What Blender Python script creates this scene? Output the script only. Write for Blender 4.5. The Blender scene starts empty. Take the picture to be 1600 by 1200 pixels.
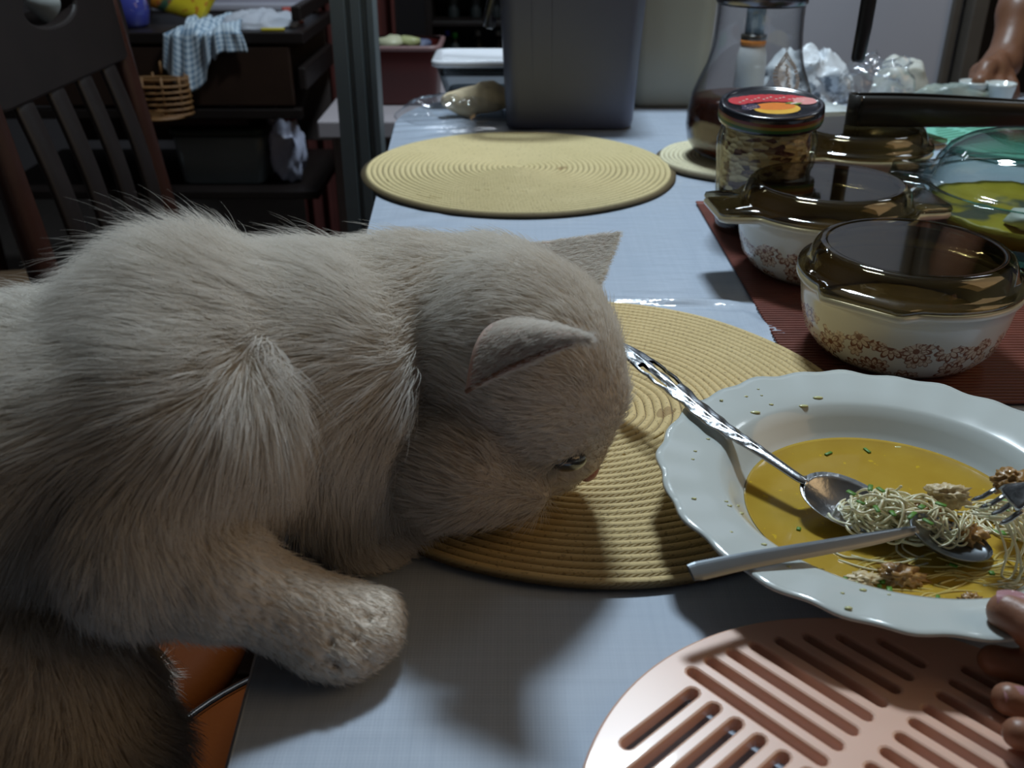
import bpy, bmesh, math, random
import numpy as np
from mathutils import Vector, Matrix, noise as mnoise, kdtree
random.seed(7); rng = np.random.default_rng(7)
S = bpy.context.scene
PI = math.pi
# ---------------------------------------------------------------- camera, exposure, light
# the table top is z = 0, the floor z = -0.75
F_PX, PITCH, CAM_H = 1500.0, math.radians(27.5), 0.33
cd = bpy.data.cameras.new('camera'); cam = bpy.data.objects.new('camera', cd); S.collection.objects.link(cam)
cam.location = (0, 0, CAM_H); cam.rotation_euler = (PI/2 - PITCH, 0, 0)
cd.sensor_width = 36.0; cd.lens = F_PX/1600*36; cd.clip_start = .01
cd.dof.use_dof = True; cd.dof.focus_distance = .62; cd.dof.aperture_fstop = 11.0
S.camera = cam
S.view_settings.view_transform = 'Standard'; S.view_settings.look = 'None'
S.view_settings.exposure = 0.3; S.view_settings.gamma = 1.0
S.view_settings.use_curve_mapping = False
wd = bpy.data.worlds.new('world'); S.world = wd; wd.use_nodes = True
wd.node_tree.nodes['Background'].inputs[0].default_value = (.5, .6, .8, 1)
wd.node_tree.nodes['Background'].inputs[1].default_value = 0.02
def area(name, loc, target, sx, sy, power, col):
    l = bpy.data.lights.new(name, 'AREA'); l.shape = 'RECTANGLE'; l.size = sx; l.size_y = sy
    l.energy = power; l.color = col
    o = bpy.data.objects.new(name, l); S.collection.objects.link(o); o.location = loc
    o.rotation_euler = (Vector(target)-Vector(loc)).to_track_quat('-Z', 'Y').to_euler()
    return o
KEY = area('fluorescent_tube_light', (.25, 1.64, 1.68), (.22, .85, 0), .30, .18, 26.0, (.76, .90, 1.0))
FAR = area('far_room_tube_light', (-.35, 3.1, 1.60), (.0, 1.8, 0), .9, .06, 3.0, (.82, .92, 1.0))
GLINT = area('added_glint_light', (1.45, 1.80, 1.42), (.4, .8, 0), .34, .22, 1.3, (.86, .94, 1.0))  # added light without a known source, gives glints on plate rim and lids
FILL = area('warm_room_lamp', (1.9, .3, 1.15), (.2, .5, 0), 1.3, 1.3, 4.4, (1.0, .67, .34))

_c, _s = math.cos(PITCH), math.sin(PITCH)
def T(u, v, z=0.0):
    """where the sight line through a photo point meets the height z"""
    yd = (v-600)/F_PX; t = (z-CAM_H)/(-_s-_c*yd)
    return Vector(((u-800)/F_PX*t, t*(_c-_s*yd), z))
def W(u, v, Z):
    """the point on that sight line at distance Z in front of the lens"""
    yd = (v-600)/F_PX
    return Vector(((u-800)/F_PX*Z, Z*(_c-_s*yd), CAM_H+Z*(-_s-_c*yd)))

# ---------------------------------------------------------------- materials
class NT:
    def __init__(s, mat):
        s.m = mat; s.t = mat.node_tree; s.n = s.t.nodes; s.l = s.t.links
    def new(s, typ, **kw):
        nd = s.n.new(typ)
        for k, v in kw.items():
            if k.startswith('i_'):
                key = k[2:]; key = int(key) if key.isdigit() else key.replace('_', ' ')
                s.set(nd.inputs[key], v)
            else: setattr(nd, k, v)
        return nd
    def set(s, inp, v):
        if isinstance(v, bpy.types.NodeSocket): s.l.new(v, inp)
        else: inp.default_value = v
    def math(s, op, a, b=None, c=None, clamp=False):
        nd = s.n.new('ShaderNodeMath'); nd.operation = op; nd.use_clamp = clamp
        s.set(nd.inputs[0], a)
        if b is not None: s.set(nd.inputs[1], b)
        if c is not None: s.set(nd.inputs[2], c)
        return nd.outputs[0]
    def mix(s, f, a, b):
        nd = s.n.new('ShaderNodeMix'); nd.data_type = 'RGBA'
        s.set(nd.inputs[0], f); s.set(nd.inputs[6], a); s.set(nd.inputs[7], b)
        return nd.outputs[2]
    def ramp(s, f, stops):
        nd = s.n.new('ShaderNodeValToRGB'); s.l.new(f, nd.inputs[0]); e = nd.color_ramp.elements
        while len(e) < len(stops): e.new(.5)
        for i, (p, c) in enumerate(stops): e[i].position = p; e[i].color = c
        return nd.outputs[0]
    def noise(s, scale, vec=None, detail=3, rough=.5):
        nd = s.n.new('ShaderNodeTexNoise'); nd.inputs['Scale'].default_value = scale
        nd.inputs['Detail'].default_value = detail; nd.inputs['Roughness'].default_value = rough
        if vec is not None: s.l.new(vec, nd.inputs['Vector'])
        return nd.outputs[0]
    def bump(s, h, strength=.3, dist=.001):
        nd = s.n.new('ShaderNodeBump'); s.l.new(h, nd.inputs['Height'])
        nd.inputs['Strength'].default_value = strength; nd.inputs['Distance'].default_value = dist
        return nd.outputs[0]
def C4(c): return (c[0], c[1], c[2], 1.0)
MATS = {}
def pm(name, col, rough=.5, metal=0.0, coat=0.0, coat_rough=.05, spec=.5, var=0.0, vscale=30.0, bump=0.0, bscale=200.0, trans=0.0, sub=0.0, sheen=0.0):
    """principled material with a little procedural variation in colour and relief"""
    m = bpy.data.materials.new(name); m.use_nodes = True; MATS[name] = m
    k = NT(m); b = k.n['Principled BSDF']
    b.inputs['Base Color'].default_value = C4(col); b.inputs['Roughness'].default_value = rough
    b.inputs['Metallic'].default_value = metal; b.inputs['Coat Weight'].default_value = coat
    b.inputs['Coat Roughness'].default_value = coat_rough; b.inputs['Specular IOR Level'].default_value = spec
    b.inputs['Transmission Weight'].default_value = trans; b.inputs['Sheen Weight'].default_value = sheen
    if sub: b.inputs['Subsurface Weight'].default_value = sub; b.inputs['Subsurface Radius'].default_value = (.01, .004, .002); b.inputs['Subsurface Scale'].default_value = .5
    tc = k.n.new('ShaderNodeTexCoord')
    if var > 0:
        n = k.noise(vscale, tc.outputs['Object'], 4)
        k.l.new(k.mix(n, C4([max(0, x*(1-var)) for x in col]), C4([min(1, x*(1+var)) for x in col])), b.inputs['Base Color'])
    if bump > 0:
        k.l.new(k.bump(k.noise(bscale, tc.outputs['Object'], 3), bump, .002), b.inputs['Normal'])
    return m
def glass(name, col, edge, refl=1.0, rough=.02, ior=1.5):
    """thin clear glass: coloured see-through wall that darkens where the sight line runs along the wall, fresnel reflection on top"""
    m = bpy.data.materials.new(name); m.use_nodes = True; MATS[name] = m
    k = NT(m); k.n.remove(k.n['Principled BSDF'])
    lw = k.new('ShaderNodeLayerWeight'); lw.inputs[0].default_value = .5
    f = lw.outputs['Facing']
    tr = k.new('ShaderNodeBsdfTransparent'); gl = k.new('ShaderNodeBsdfGlossy'); gl.inputs['Roughness'].default_value = rough
    k.l.new(k.mix(k.math('POWER', f, 3.0), C4(col), C4(edge)), tr.inputs[0])
    r0 = ((ior-1)/(ior+1))**2*refl
    mx = k.new('ShaderNodeMixShader'); k.l.new(k.math('MULTIPLY_ADD', k.math('POWER', f, 5.0), .85, r0, True), mx.inputs[0])
    k.l.new(tr.outputs[0], mx.inputs[1]); k.l.new(gl.outputs[0], mx.inputs[2])
    k.l.new(mx.outputs[0], k.n['Material Output'].inputs[0])
    return m

# ---------------------------------------------------------------- mesh helpers
COL = S.collection
def tag(o, label=None, cat=None, group=None, kind=None):
    if label: o['label'] = label
    if cat: o['category'] = cat
    if group: o['group'] = group
    if kind: o['kind'] = kind
    return o
def thing(name, label, cat, loc=(0, 0, 0), rz=0.0, group=None):
    o = bpy.data.objects.new(name, None); COL.objects.link(o); o.empty_display_size = .02
    o.location = loc; o.rotation_euler = (0, 0, rz)
    return tag(o, label, cat, group)
def mk(name, V, F, mat, parent=None, smooth=True, world=False, kind=None, mats=None, mi=None, loc=None):
    me = bpy.data.meshes.new(name)
    V = np.asarray(V, dtype=float).reshape(-1, 3)
    if world and parent is not None:
        L = Vector((0, 0, 0)); p = parent
        while p is not None: L += p.location; p = p.parent
        V = V - np.array(L)
    me.from_pydata(V.tolist(), [], F if isinstance(F, list) else F.tolist())
    for mm in (mats or [mat]): me.materials.append(mm)
    if mi is not None: me.polygons.foreach_set('material_index', np.asarray(mi, dtype=np.int32))
    if smooth: me.polygons.foreach_set('use_smooth', [True]*len(me.polygons))
    me.validate(); me.update()
    o = bpy.data.objects.new(name, me); COL.objects.link(o)
    if parent is not None: o.parent = parent
    if loc is not None: o.location = loc
    if kind: o['kind'] = kind
    return o
def join(parts):
    """several (V, F) into one"""
    VV, FF, n = [], [], 0
    for V, F in parts:
        V = np.asarray(V, dtype=float).reshape(-1, 3); VV.append(V)
        FF += [[int(i)+n for i in f] for f in F]; n += len(V)
    return np.vstack(VV), FF
def lathe(prof, n=64, rf=None, close=False, zf=None):
    """prof: (r, z) or (r, z, k); rf(theta) adds k*rf to the radius"""
    pf = []
    for i, p in enumerate(prof):     # a tiny ring beside each pole keeps the flat top flat in shading
        if p[0] < .0005 and i > 0 and prof[i-1][0] > .002: pf.append((.0011, p[1]))
        pf.append(p)
        if p[0] < .0005 and i+1 < len(prof) and prof[i+1][0] > .002: pf.append((.0011, p[1]))
    prof = pf
    V, F = [], []
    for p in prof:
        r, z = p[0], p[1]; k = p[2] if len(p) > 2 else 0
        for j in range(n):
            a = 2*PI*j/n; rr = r + (k*rf(a) if (rf and k) else 0)
            V.append((rr*math.cos(a), rr*math.sin(a), z + (k*zf(a) if (zf and k) else 0)))
    m = len(prof)
    for i in range(m-1 if not close else m):
        i2 = (i+1) % m
        for j in range(n):
            j2 = (j+1) % n
            F.append([i*n+j, i*n+j2, i2*n+j2, i2*n+j])
    if not close:
        if prof[0][0] < 1e-3: pass
        F.append([j for j in range(n)][::-1]) if prof[0][0] > 1e-6 else None
        F.append([(m-1)*n+j for j in range(n)]) if prof[-1][0] > 1e-6 else None
    return V, F
def lathe_open(prof, n=64, rf=None, zf=None):
    V, F = lathe(prof, n, rf, False, zf)
    return V, [f for f in F if len(f) == 4]
def frames(P):
    P = [Vector(p) for p in P]; T_ = []
    for i in range(len(P)):
        a = P[max(0, i-1)]; b = P[min(len(P)-1, i+1)]; d = (b-a)
        T_.append(d.normalized() if d.length > 1e-9 else Vector((0, 0, 1)))
    up = Vector((0, 0, 1)) if abs(T_[0].z) < .9 else Vector((0, 1, 0))
    N = []; n = (up - T_[0]*up.dot(T_[0])).normalized()
    for t in T_:
        n = (n - t*n.dot(t)).normalized(); N.append(n)
    return P, T_, N
def tube(P, R, n=10, flat=1.0, up=None):
    """tube through P with radii R (number or list); flat squeezes it along the frame normal"""
    P, T_, N = frames(P)
    if not hasattr(R, '__len__'): R = [R]*len(P)
    V, F = [], []
    for i, p in enumerate(P):
        nn = N[i]
        if up is not None:
            u_ = Vector(up); nn = (u_-T_[i]*u_.dot(T_[i])).normalized()
        b = T_[i].cross(nn)
        for j in range(n):
            a = 2*PI*j/n
            V.append(p + b*(math.cos(a)*R[i]) + nn*(math.sin(a)*R[i]*flat))
    for i in range(len(P)-1):
        for j in range(n):
            j2 = (j+1) % n
            F.append([i*n+j, i*n+j2, (i+1)*n+j2, (i+1)*n+j])
    F.append(list(range(n))[::-1]); F.append([(len(P)-1)*n+j for j in range(n)])
    return [tuple(v) for v in V], F
def box(cx, cy, cz, sx, sy, sz, bev=.003, rz=0.0, seg=2, taper=1.0):
    bm = bmesh.new(); bmesh.ops.create_cube(bm, size=1)
    for v in bm.verts:
        t = taper if v.co.z < 0 else 1
        v.co = Vector((v.co.x*sx*t, v.co.y*sy*t, v.co.z*sz))
    if bev > 0: bmesh.ops.bevel(bm, geom=bm.edges[:], offset=min(bev, sx*.45, sy*.45, sz*.45), segments=seg, affect='EDGES', profile=.5)
    R = Matrix.Rotation(rz, 3, 'Z')
    V = [tuple(R @ v.co + Vector((cx, cy, cz))) for v in bm.verts]
    bm.verts.index_update(); F = [[v.index for v in f.verts] for f in bm.faces]; bm.free()
    return V, F
def spline(ctrl, n):
    C_ = [Vector(c) for c in ctrl]; C_ = [C_[0]*2-C_[1]]+C_+[C_[-1]*2-C_[-2]]; out = []
    seg = len(C_)-3
    for i in range(n):
        t = seg*i/(n-1); q = min(int(t), seg-1); f = t-q; a, b, c, d = C_[q:q+4]
        out.append(.5*((2*b)+(c-a)*f+(2*a-5*b+4*c-d)*f*f+(3*b-a-3*c+d)*f**3))
    return out
def beam(a, b, w, d, bev=.002, up=(0, 0, 1)):
    """square bar from a to b"""
    a, b = Vector(a), Vector(b); t = (b-a).normalized(); u = Vector(up)
    u = (u - t*u.dot(t)).normalized(); s = t.cross(u)
    V, F = box(0, 0, 0, w, d, (b-a).length, bev)
    m = (a+b)/2
    return [tuple(m + s*v[0] + u*v[1] + t*v[2]) for v in V], F
def ball(c, r, sub=2, jit=0.0, sc=(1, 1, 1), seed=0, freq=30):
    bm = bmesh.new(); bmesh.ops.create_icosphere(bm, subdivisions=sub, radius=1)
    V = []
    for v in bm.verts:
        d = v.co.normalized(); k = 1.0
        if jit: k += jit*mnoise.noise(d*freq*.07 + Vector((seed*3.1, seed*1.7, seed)))
        V.append((c[0]+d.x*r*k*sc[0], c[1]+d.y*r*k*sc[1], c[2]+d.z*r*k*sc[2]))
    bm.verts.index_update(); F = [[v.index for v in f.verts] for f in bm.faces]; bm.free()
    return V, F
def rrect(hx, hy, r, n=6, cx=0, cy=0):
    pts = []
    for sx, sy, a0 in ((1, 1, 0), (-1, 1, PI/2), (-1, -1, PI), (1, -1, 1.5*PI)):
        for i in range(n+1):
            a = a0 + PI/2*i/n
            pts.append((cx+sx*(hx-r)+r*math.cos(a), cy+sy*(hy-r)+r*math.sin(a)))
    return pts
def loft(rings, cap0=True, cap1=True):
    n = len(rings[0]); V = [p for r in rings for p in r]; F = []
    for i in range(len(rings)-1):
        for j in range(n):
            j2 = (j+1) % n
            F.append([i*n+j, i*n+j2, (i+1)*n+j2, (i+1)*n+j])
    if cap0: F.append(list(range(n))[::-1])
    if cap1: F.append([(len(rings)-1)*n+j for j in range(n)])
    return V, F
def rr_loft(levels, r, n=6, cap0=True, cap1=True):
    """levels: (hx, hy, z); rounded-rectangle cross sections"""
    return loft([[(x, y, z) for x, y in rrect(hx, hy, min(r, hx*.99, hy*.99), n)] for hx, hy, z in levels], cap0, cap1)
def slab(outline, z0, z1, holes=(), bev=.001):
    """flat plate with holes, from 2D outlines, as mesh data"""
    cu = bpy.data.curves.new('tmp', 'CURVE'); cu.dimensions = '2D'; cu.fill_mode = 'BOTH'
    cu.extrude = max((z1-z0)/2-bev, 1e-5); cu.bevel_depth = bev; cu.bevel_resolution = 1; cu.offset = -bev
    for loop in [outline]+list(holes):
        sp = cu.splines.new('POLY'); sp.points.add(len(loop)-1); sp.use_cyclic_u = True
        for p, q in zip(sp.points, loop): p.co = (q[0], q[1], 0, 1)
    ob = bpy.data.objects.new('tmp', cu); COL.objects.link(ob)
    dg = bpy.context.evaluated_depsgraph_get(); me = bpy.data.meshes.new_from_object(ob.evaluated_get(dg))
    V = [(v.co.x, v.co.y, v.co.z+(z0+z1)/2) for v in me.vertices]; F = [list(p.vertices) for p in me.polygons]
    bpy.data.objects.remove(ob); bpy.data.curves.remove(cu); bpy.data.meshes.remove(me)
    return V, F
def xf(VF, loc=(0, 0, 0), rz=0.0, M=None):
    R = M if M is not None else Matrix.Rotation(rz, 3, 'Z')
    return [tuple(R @ Vector(v) + Vector(loc)) for v in VF[0]], VF[1]
def copy_tree(o, loc=None, rz=None, label=None, group=None, parent=None):
    c = o.copy(); COL.objects.link(c)
    if parent is not None: c.parent = parent
    for ch in list(o.children): copy_tree(ch, parent=c)
    if loc is not None: c.location = loc
    if rz is not None: c.rotation_euler = (0, 0, rz)
    if label: c['label'] = label
    if group: c['group'] = group
    return c
def smooth01(x): x = min(1, max(0, x)); return x*x*(3-2*x)

# ---- soft union of round cones / ellipsoids, meshed with surface nets
class Blob:
    def __init__(s): s.P = []
    def cone(s, a, ra, b, rb, **info): s.P.append(('c', np.array(a, float), ra, np.array(b, float), rb, info))
    def ell(s, c, r, R=None, **info): s.P.append(('e', np.array(c, float), np.array(r, float), np.array(R if R is not None else Matrix.Identity(3)), 0, info))
    def chain(s, pts, **info):
        for (a, ra), (b, rb) in zip(pts[:-1], pts[1:]): s.cone(a, ra, b, rb, **info)
    @staticmethod
    def dist(p, X):
        if p[0] == 'c':
            a, ra, b, rb = p[1:5]; d = b-a; L2 = max(d @ d, 1e-12)
            t = np.clip(((X-a) @ d)/L2, 0, 1)
            return np.linalg.norm(X-a-t[..., None]*d, axis=-1) - (ra+(rb-ra)*t)
        c, r, R = p[1:4]; q = (X-c) @ R
        k0 = np.linalg.norm(q/r, axis=-1); k1 = np.linalg.norm(q/(r*r), axis=-1)
        return k0*(k0-1)/np.maximum(k1, 1e-9)
    def bounds(s):
        lo, hi = [], []
        for p in s.P:
            if p[0] == 'c':
                lo += [p[1]-p[2], p[3]-p[4]]; hi += [p[1]+p[2], p[3]+p[4]]
            else: lo.append(p[1]-p[2].max()); hi.append(p[1]+p[2].max())
        return np.min(lo, 0), np.max(hi, 0)
    def mesh(s, h, k, field=None):
        lo, hi = s.bounds(); lo = lo-3*h; hi = hi+3*h
        dims = np.ceil((hi-lo)/h).astype(int)+1
        ax = [lo[i]+h*np.arange(dims[i]) for i in range(3)]
        D = np.full(dims, 1.0)
        for p in s.P:
            if p[0] == 'c': l = np.minimum(p[1]-p[2], p[3]-p[4]); u = np.maximum(p[1]+p[2], p[3]+p[4])
            else: l = p[1]-p[2].max(); u = p[1]+p[2].max()
            m = k+2*h
            i0 = np.maximum(0, np.floor((l-m-lo)/h).astype(int)); i1 = np.minimum(dims, np.ceil((u+m-lo)/h).astype(int)+1)
            X = np.stack(np.meshgrid(*[ax[i][i0[i]:i1[i]] for i in range(3)], indexing='ij'), -1)
            d = s.dist(p, X); sl = tuple(slice(i0[i], i1[i]) for i in range(3))
            A = D[sl]; hh = np.maximum(k-np.abs(A-d), 0)/k
            D[sl] = np.minimum(A, d) - hh*hh*k*.25
        if field is not None:
            X = np.stack(np.meshgrid(*ax, indexing='ij'), -1); D = field(D, X)
        return nets(D, lo, h)
def nets(D, lo, h):
    ins = D < 0
    nx, ny, nz = D.shape
    acc = np.zeros((nx-1, ny-1, nz-1, 3)); cnt = np.zeros((nx-1, ny-1, nz-1))
    cors = [(i, j, k) for i in (0, 1) for j in (0, 1) for k in (0, 1)]
    def sub(A, c): return A[c[0]:c[0]+nx-1, c[1]:c[1]+ny-1, c[2]:c[2]+nz-1]
    for a in cors:
        for ax in range(3):
            if a[ax] == 1: continue
            b = list(a); b[ax] = 1; b = tuple(b)
            da, db = sub(D, a), sub(D, b); x = (da < 0) != (db < 0)
            t = np.where(x, da/np.where(x, da-db, 1), 0)
            for q in range(3):
                acc[..., q] += np.where(x, a[q] + (t if q == ax else 0), 0)
            cnt += x
    act = cnt > 0
    idx = np.full(act.shape, -1, dtype=np.int64); idx[act] = np.arange(act.sum())
    base = np.stack(np.nonzero(act), -1)
    V = lo + h*(base + acc[act]/cnt[act][:, None])
    Q = []
    for ax in range(3):
        A = np.moveaxis(ins, ax, 0); I = np.moveaxis(idx, ax, 0)
        x = A[:-1] != A[1:]; x = x[:, 1:-1, 1:-1]
        p = np.stack(np.nonzero(x), -1); i, j, k = p[:, 0], p[:, 1]+1, p[:, 2]+1
        q = np.stack([I[i, j-1, k-1], I[i, j, k-1], I[i, j, k], I[i, j-1, k]], -1)
        flip = A[i, j, k] if ax != 1 else ~A[i, j, k]
        q[~flip] = q[~flip][:, ::-1]
        Q.append(q)
    return V, np.vstack(Q)
def tri_normals(V, Q):
    a, b, c, d = V[Q[:, 0]], V[Q[:, 1]], V[Q[:, 2]], V[Q[:, 3]]
    n = np.cross(c-a, d-b); ar = np.linalg.norm(n, axis=1)/2
    return n/np.maximum(2*ar, 1e-12)[:, None], ar

# ---------------------------------------------------------------- the setting
FLZ = -.75; CZ = 1.75
m_floor = pm('floor_tile', (.10, .055, .035), .45, var=.3, vscale=6, bump=.1, bscale=40)
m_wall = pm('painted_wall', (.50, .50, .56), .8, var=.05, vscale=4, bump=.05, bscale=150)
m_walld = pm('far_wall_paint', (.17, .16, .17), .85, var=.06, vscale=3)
m_ceil = pm('ceiling_paint', (.50, .49, .47), .9, var=.03)
m_frame = pm('brown_frame', (.10, .085, .07), .5, var=.2, vscale=20)
m_alu = pm('grey_post', (.20, .235, .245), .45, metal=.25, var=.08, vscale=12)
def struct(name, VF, mat): return mk(name, VF[0], VF[1], mat, smooth=False, kind='structure')
# floor: square tiles with recessed joints near the table, one slab under them
fl = struct('floor', box(.1, .7, FLZ-.03, 4.7, 6.0, .04, 0), pm('tile_joint', (.05, .04, .035), .9, var=.2))
tile = None
for i in range(6):
    for j in range(8):
        x, y = -1.55+i*.41, -.75+j*.41
        if tile is None:
            tile = mk('tile', *box(0, 0, 0, .4, .4, .02, .003, seg=1), m_floor, parent=fl, smooth=False)
            t_ = tile
        else:
            t_ = tile.copy(); COL.objects.link(t_); t_.parent = fl
        t_.location = (x, y, FLZ)
struct('ceiling', box(.1, .7, CZ+.02, 4.7, 6.0, .04, 0), m_ceil)
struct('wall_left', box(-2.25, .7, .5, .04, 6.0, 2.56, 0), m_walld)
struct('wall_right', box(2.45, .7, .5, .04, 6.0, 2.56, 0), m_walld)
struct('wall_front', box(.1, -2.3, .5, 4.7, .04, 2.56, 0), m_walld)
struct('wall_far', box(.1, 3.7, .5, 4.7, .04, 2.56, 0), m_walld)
struct('wall_back', box(.70, 2.39, .5, .68, .06, 2.5, .002), m_wall)
# door frame on the right edge of that wall, open to a dark room
struct('trim_1', join([box(1.058, 2.37, .5, .036, .12, 2.5, .004), box(1.02, 2.352, .5, .02, .02, 2.5, .004)]), m_frame)
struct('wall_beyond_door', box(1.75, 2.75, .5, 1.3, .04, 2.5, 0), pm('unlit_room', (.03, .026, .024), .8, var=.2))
# grey metal post beside the far end of the table
px, py = -.27, 1.75
post_out = [(-.036, -.03), (-.012, -.03), (-.010, -.024), (-.004, -.024), (-.002, -.03), (.014, -.03), (.016, -.022), (.024, -.022), (.026, -.03), (.036, -.03), (.036, .03), (-.036, .03)]
struct('trim_2', loft([[(px+x, py+y, z) for x, y in post_out] for z in (FLZ, CZ)]), m_alu)

# ---------------------------------------------------------------- table
def xl(y): return -.122 - .0506*(y-.327)
TX1, TY0, TY1, TR = 1.02, .04, 1.76, .25
def left_edge(y):
    a = xl(y); c = TY1-TR
    if y > c: a = max(a, xl(y)+TR-math.sqrt(max(0, TR*TR-(y-c)**2)))
    return a
m_wood = pm('dark_table_wood', (.07, .03, .015), .35, var=.3, vscale=15)
tb = thing('dining_table', 'long dining table under the bluish white cloth', 'table', (.4, .9, FLZ))
ys = [TY0, TY0+.3]+[TY1-TR+TR*math.sin(PI/2*i/8) for i in range(9)]
out = [(left_edge(y)+.012, y) for y in ys]+[(TX1-.01, TY1-.0), (TX1-.01, TY0)]
mk('tabletop', *loft([[(x, y, z) for x, y in out] for z in (-.034, -.004)]), m_wood, tb, smooth=False, world=True)
for x, y in ((.02, .2), (.08, 1.5), (.9, .2), (.9, 1.5)):
    mk('leg', *beam((x, y, FLZ), (x, y, -.034), .06, .06, .006), m_wood, tb, smooth=False, world=True)
# cloth with its clear plastic cover
m_cloth = bpy.data.materials.new('covered_cloth'); m_cloth.use_nodes = True
k = NT(m_cloth); b = k.n['Principled BSDF']
tc = k.n.new('ShaderNodeTexCoord'); sep = k.n.new('ShaderNodeSeparateXYZ'); k.l.new(tc.outputs['Object'], sep.inputs[0])
wx = k.math('SINE', k.math('MULTIPLY', sep.outputs[0], 3600.)); wy = k.math('SINE', k.math('MULTIPLY', sep.outputs[1], 3600.))
slub = k.noise(55, None, 4)
mpx = k.new('ShaderNodeMapping'); mpx.inputs['Scale'].default_value = (6, 260, 1); k.l.new(tc.outputs['Object'], mpx.inputs[0])
mpy = k.new('ShaderNodeMapping'); mpy.inputs['Scale'].default_value = (260, 6, 1); k.l.new(tc.outputs['Object'], mpy.inputs[0])
weave = k.math('ADD', k.noise(1, mpx.outputs[0], 2), k.noise(1, mpy.outputs[0], 2))
cl = k.mix(k.math('MULTIPLY_ADD', weave, .8, -.3, True), C4((.39, .46, .57)), C4((.48, .55, .66)))
k.l.new(cl, b.inputs['Base Color']); b.inputs['Roughness'].default_value = .6
edge_y = k.math('ADD', sep.outputs[1], k.math('MULTIPLY', k.noise(9, tc.outputs['Object'], 2), .05))
k.l.new(k.math('MULTIPLY', k.math('GREATER_THAN', edge_y, .745), .85), b.inputs['Coat Weight'])      # the clear cover ends behind the near mat
b.inputs['Coat Roughness'].default_value = .07; b.inputs['Coat IOR'].default_value = 1.5
k.l.new(k.bump(k.math('ADD', weave, k.math('MULTIPLY', k.math('ADD', wx, wy), .12)), .25, .0006), b.inputs['Normal'])
mpc = k.new('ShaderNodeMapping'); mpc.inputs['Scale'].default_value = (26, 95, 1); mpc.inputs['Rotation'].default_value = (0, 0, .12); k.l.new(tc.outputs['Object'], mpc.inputs[0])
cn = k.noise(1, mpc.outputs[0], 3, .6)
k.l.new(k.bump(cn, .20, .004), b.inputs['Coat Normal'])
def ridge(x, y):
    z = 0.0
    # folds of the plastic cover: behind the near mat and beside the grey bin
    for (cx, cy, a, sx, sy, f, ph, h) in ((.150, .786, -.12, .07, .016, 300, 0, .0055), (.215, .742, 2.0, .035, .012, 260, 1, .0055),
                                         (-.06, 1.50, .25, .09, .07, 170, .6, .0050), (-.03, 1.64, .1, .08, .04, 170, 2, .004), (.12, 1.30, .3, .2, .10, 70, 1, .0008), (-.1, 1.03, .5, .06, .03, 150, 0, .001)):
        u_ = (x-cx)*math.cos(a)+(y-cy)*math.sin(a); v_ = -(x-cx)*math.sin(a)+(y-cy)*math.cos(a)
        w_ = math.exp(-(u_/sx)**2-(v_/sy)**2)
        z += w_*h*(.5+.5*math.sin(v_*f+ph+2.5*mnoise.noise((x*22, y*22, ph))))
    return z
NXC, NYC = 200, 520
cv, cf = [], []
for j in range(NYC+1):
    y = TY0+(TY1-TY0)*(j/NYC)
    if j > NYC*.86:
        c0 = TY0+(TY1-TY0)*.86; y = c0+(TY1-c0)*math.sin(PI/2*(j/NYC-.86)/.14)
    x0 = left_edge(y)
    for i in range(NXC+1):
        x = x0+(TX1-x0)*(i/NXC)**1.35
        cv.append((x, y, -.0004+ridge(x, y)))
n1 = NXC+1
for j in range(NYC):
    for i in range(NXC): cf.append([j*n1+i, j*n1+i+1, (j+1)*n1+i+1, (j+1)*n1+i])
# hanging edge all round
loop = [j*n1 for j in range(NYC+1)]+[NYC*n1+i for i in range(1, n1)]+[j*n1+NXC for j in range(NYC-1, -1, -1)]+[i for i in range(NXC-1, 0, -1)]
cen = Vector((.4, .9, 0)); prev = loop
for d, s in ((.004, .0025), (.016, .005), (.07, .006), (.15, .010)):
    cur = []
    for q, vi in enumerate(loop):
        p = Vector(cv[vi]); a = Vector(cv[loop[(q+2) % len(loop)]])-Vector(cv[loop[q-2]]); nrm = Vector((-a.y, a.x, 0)); nrm.normalize()
        if nrm.dot(p-cen) < 0: nrm = -nrm
        w = .006*math.sin(q*.13)*d/.15
        cur.append(len(cv)); cv.append((p.x+nrm.x*(s+w), p.y+nrm.y*(s+w), -d))
    for q in range(len(loop)):
        q2 = (q+1) % len(loop); cf.append([prev[q], cur[q], cur[q2], prev[q2]])
    prev = cur
tag(mk('tablecloth', cv, cf, m_cloth), 'bluish white tablecloth with a wrinkled clear plastic cover over the table', 'tablecloth')

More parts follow.
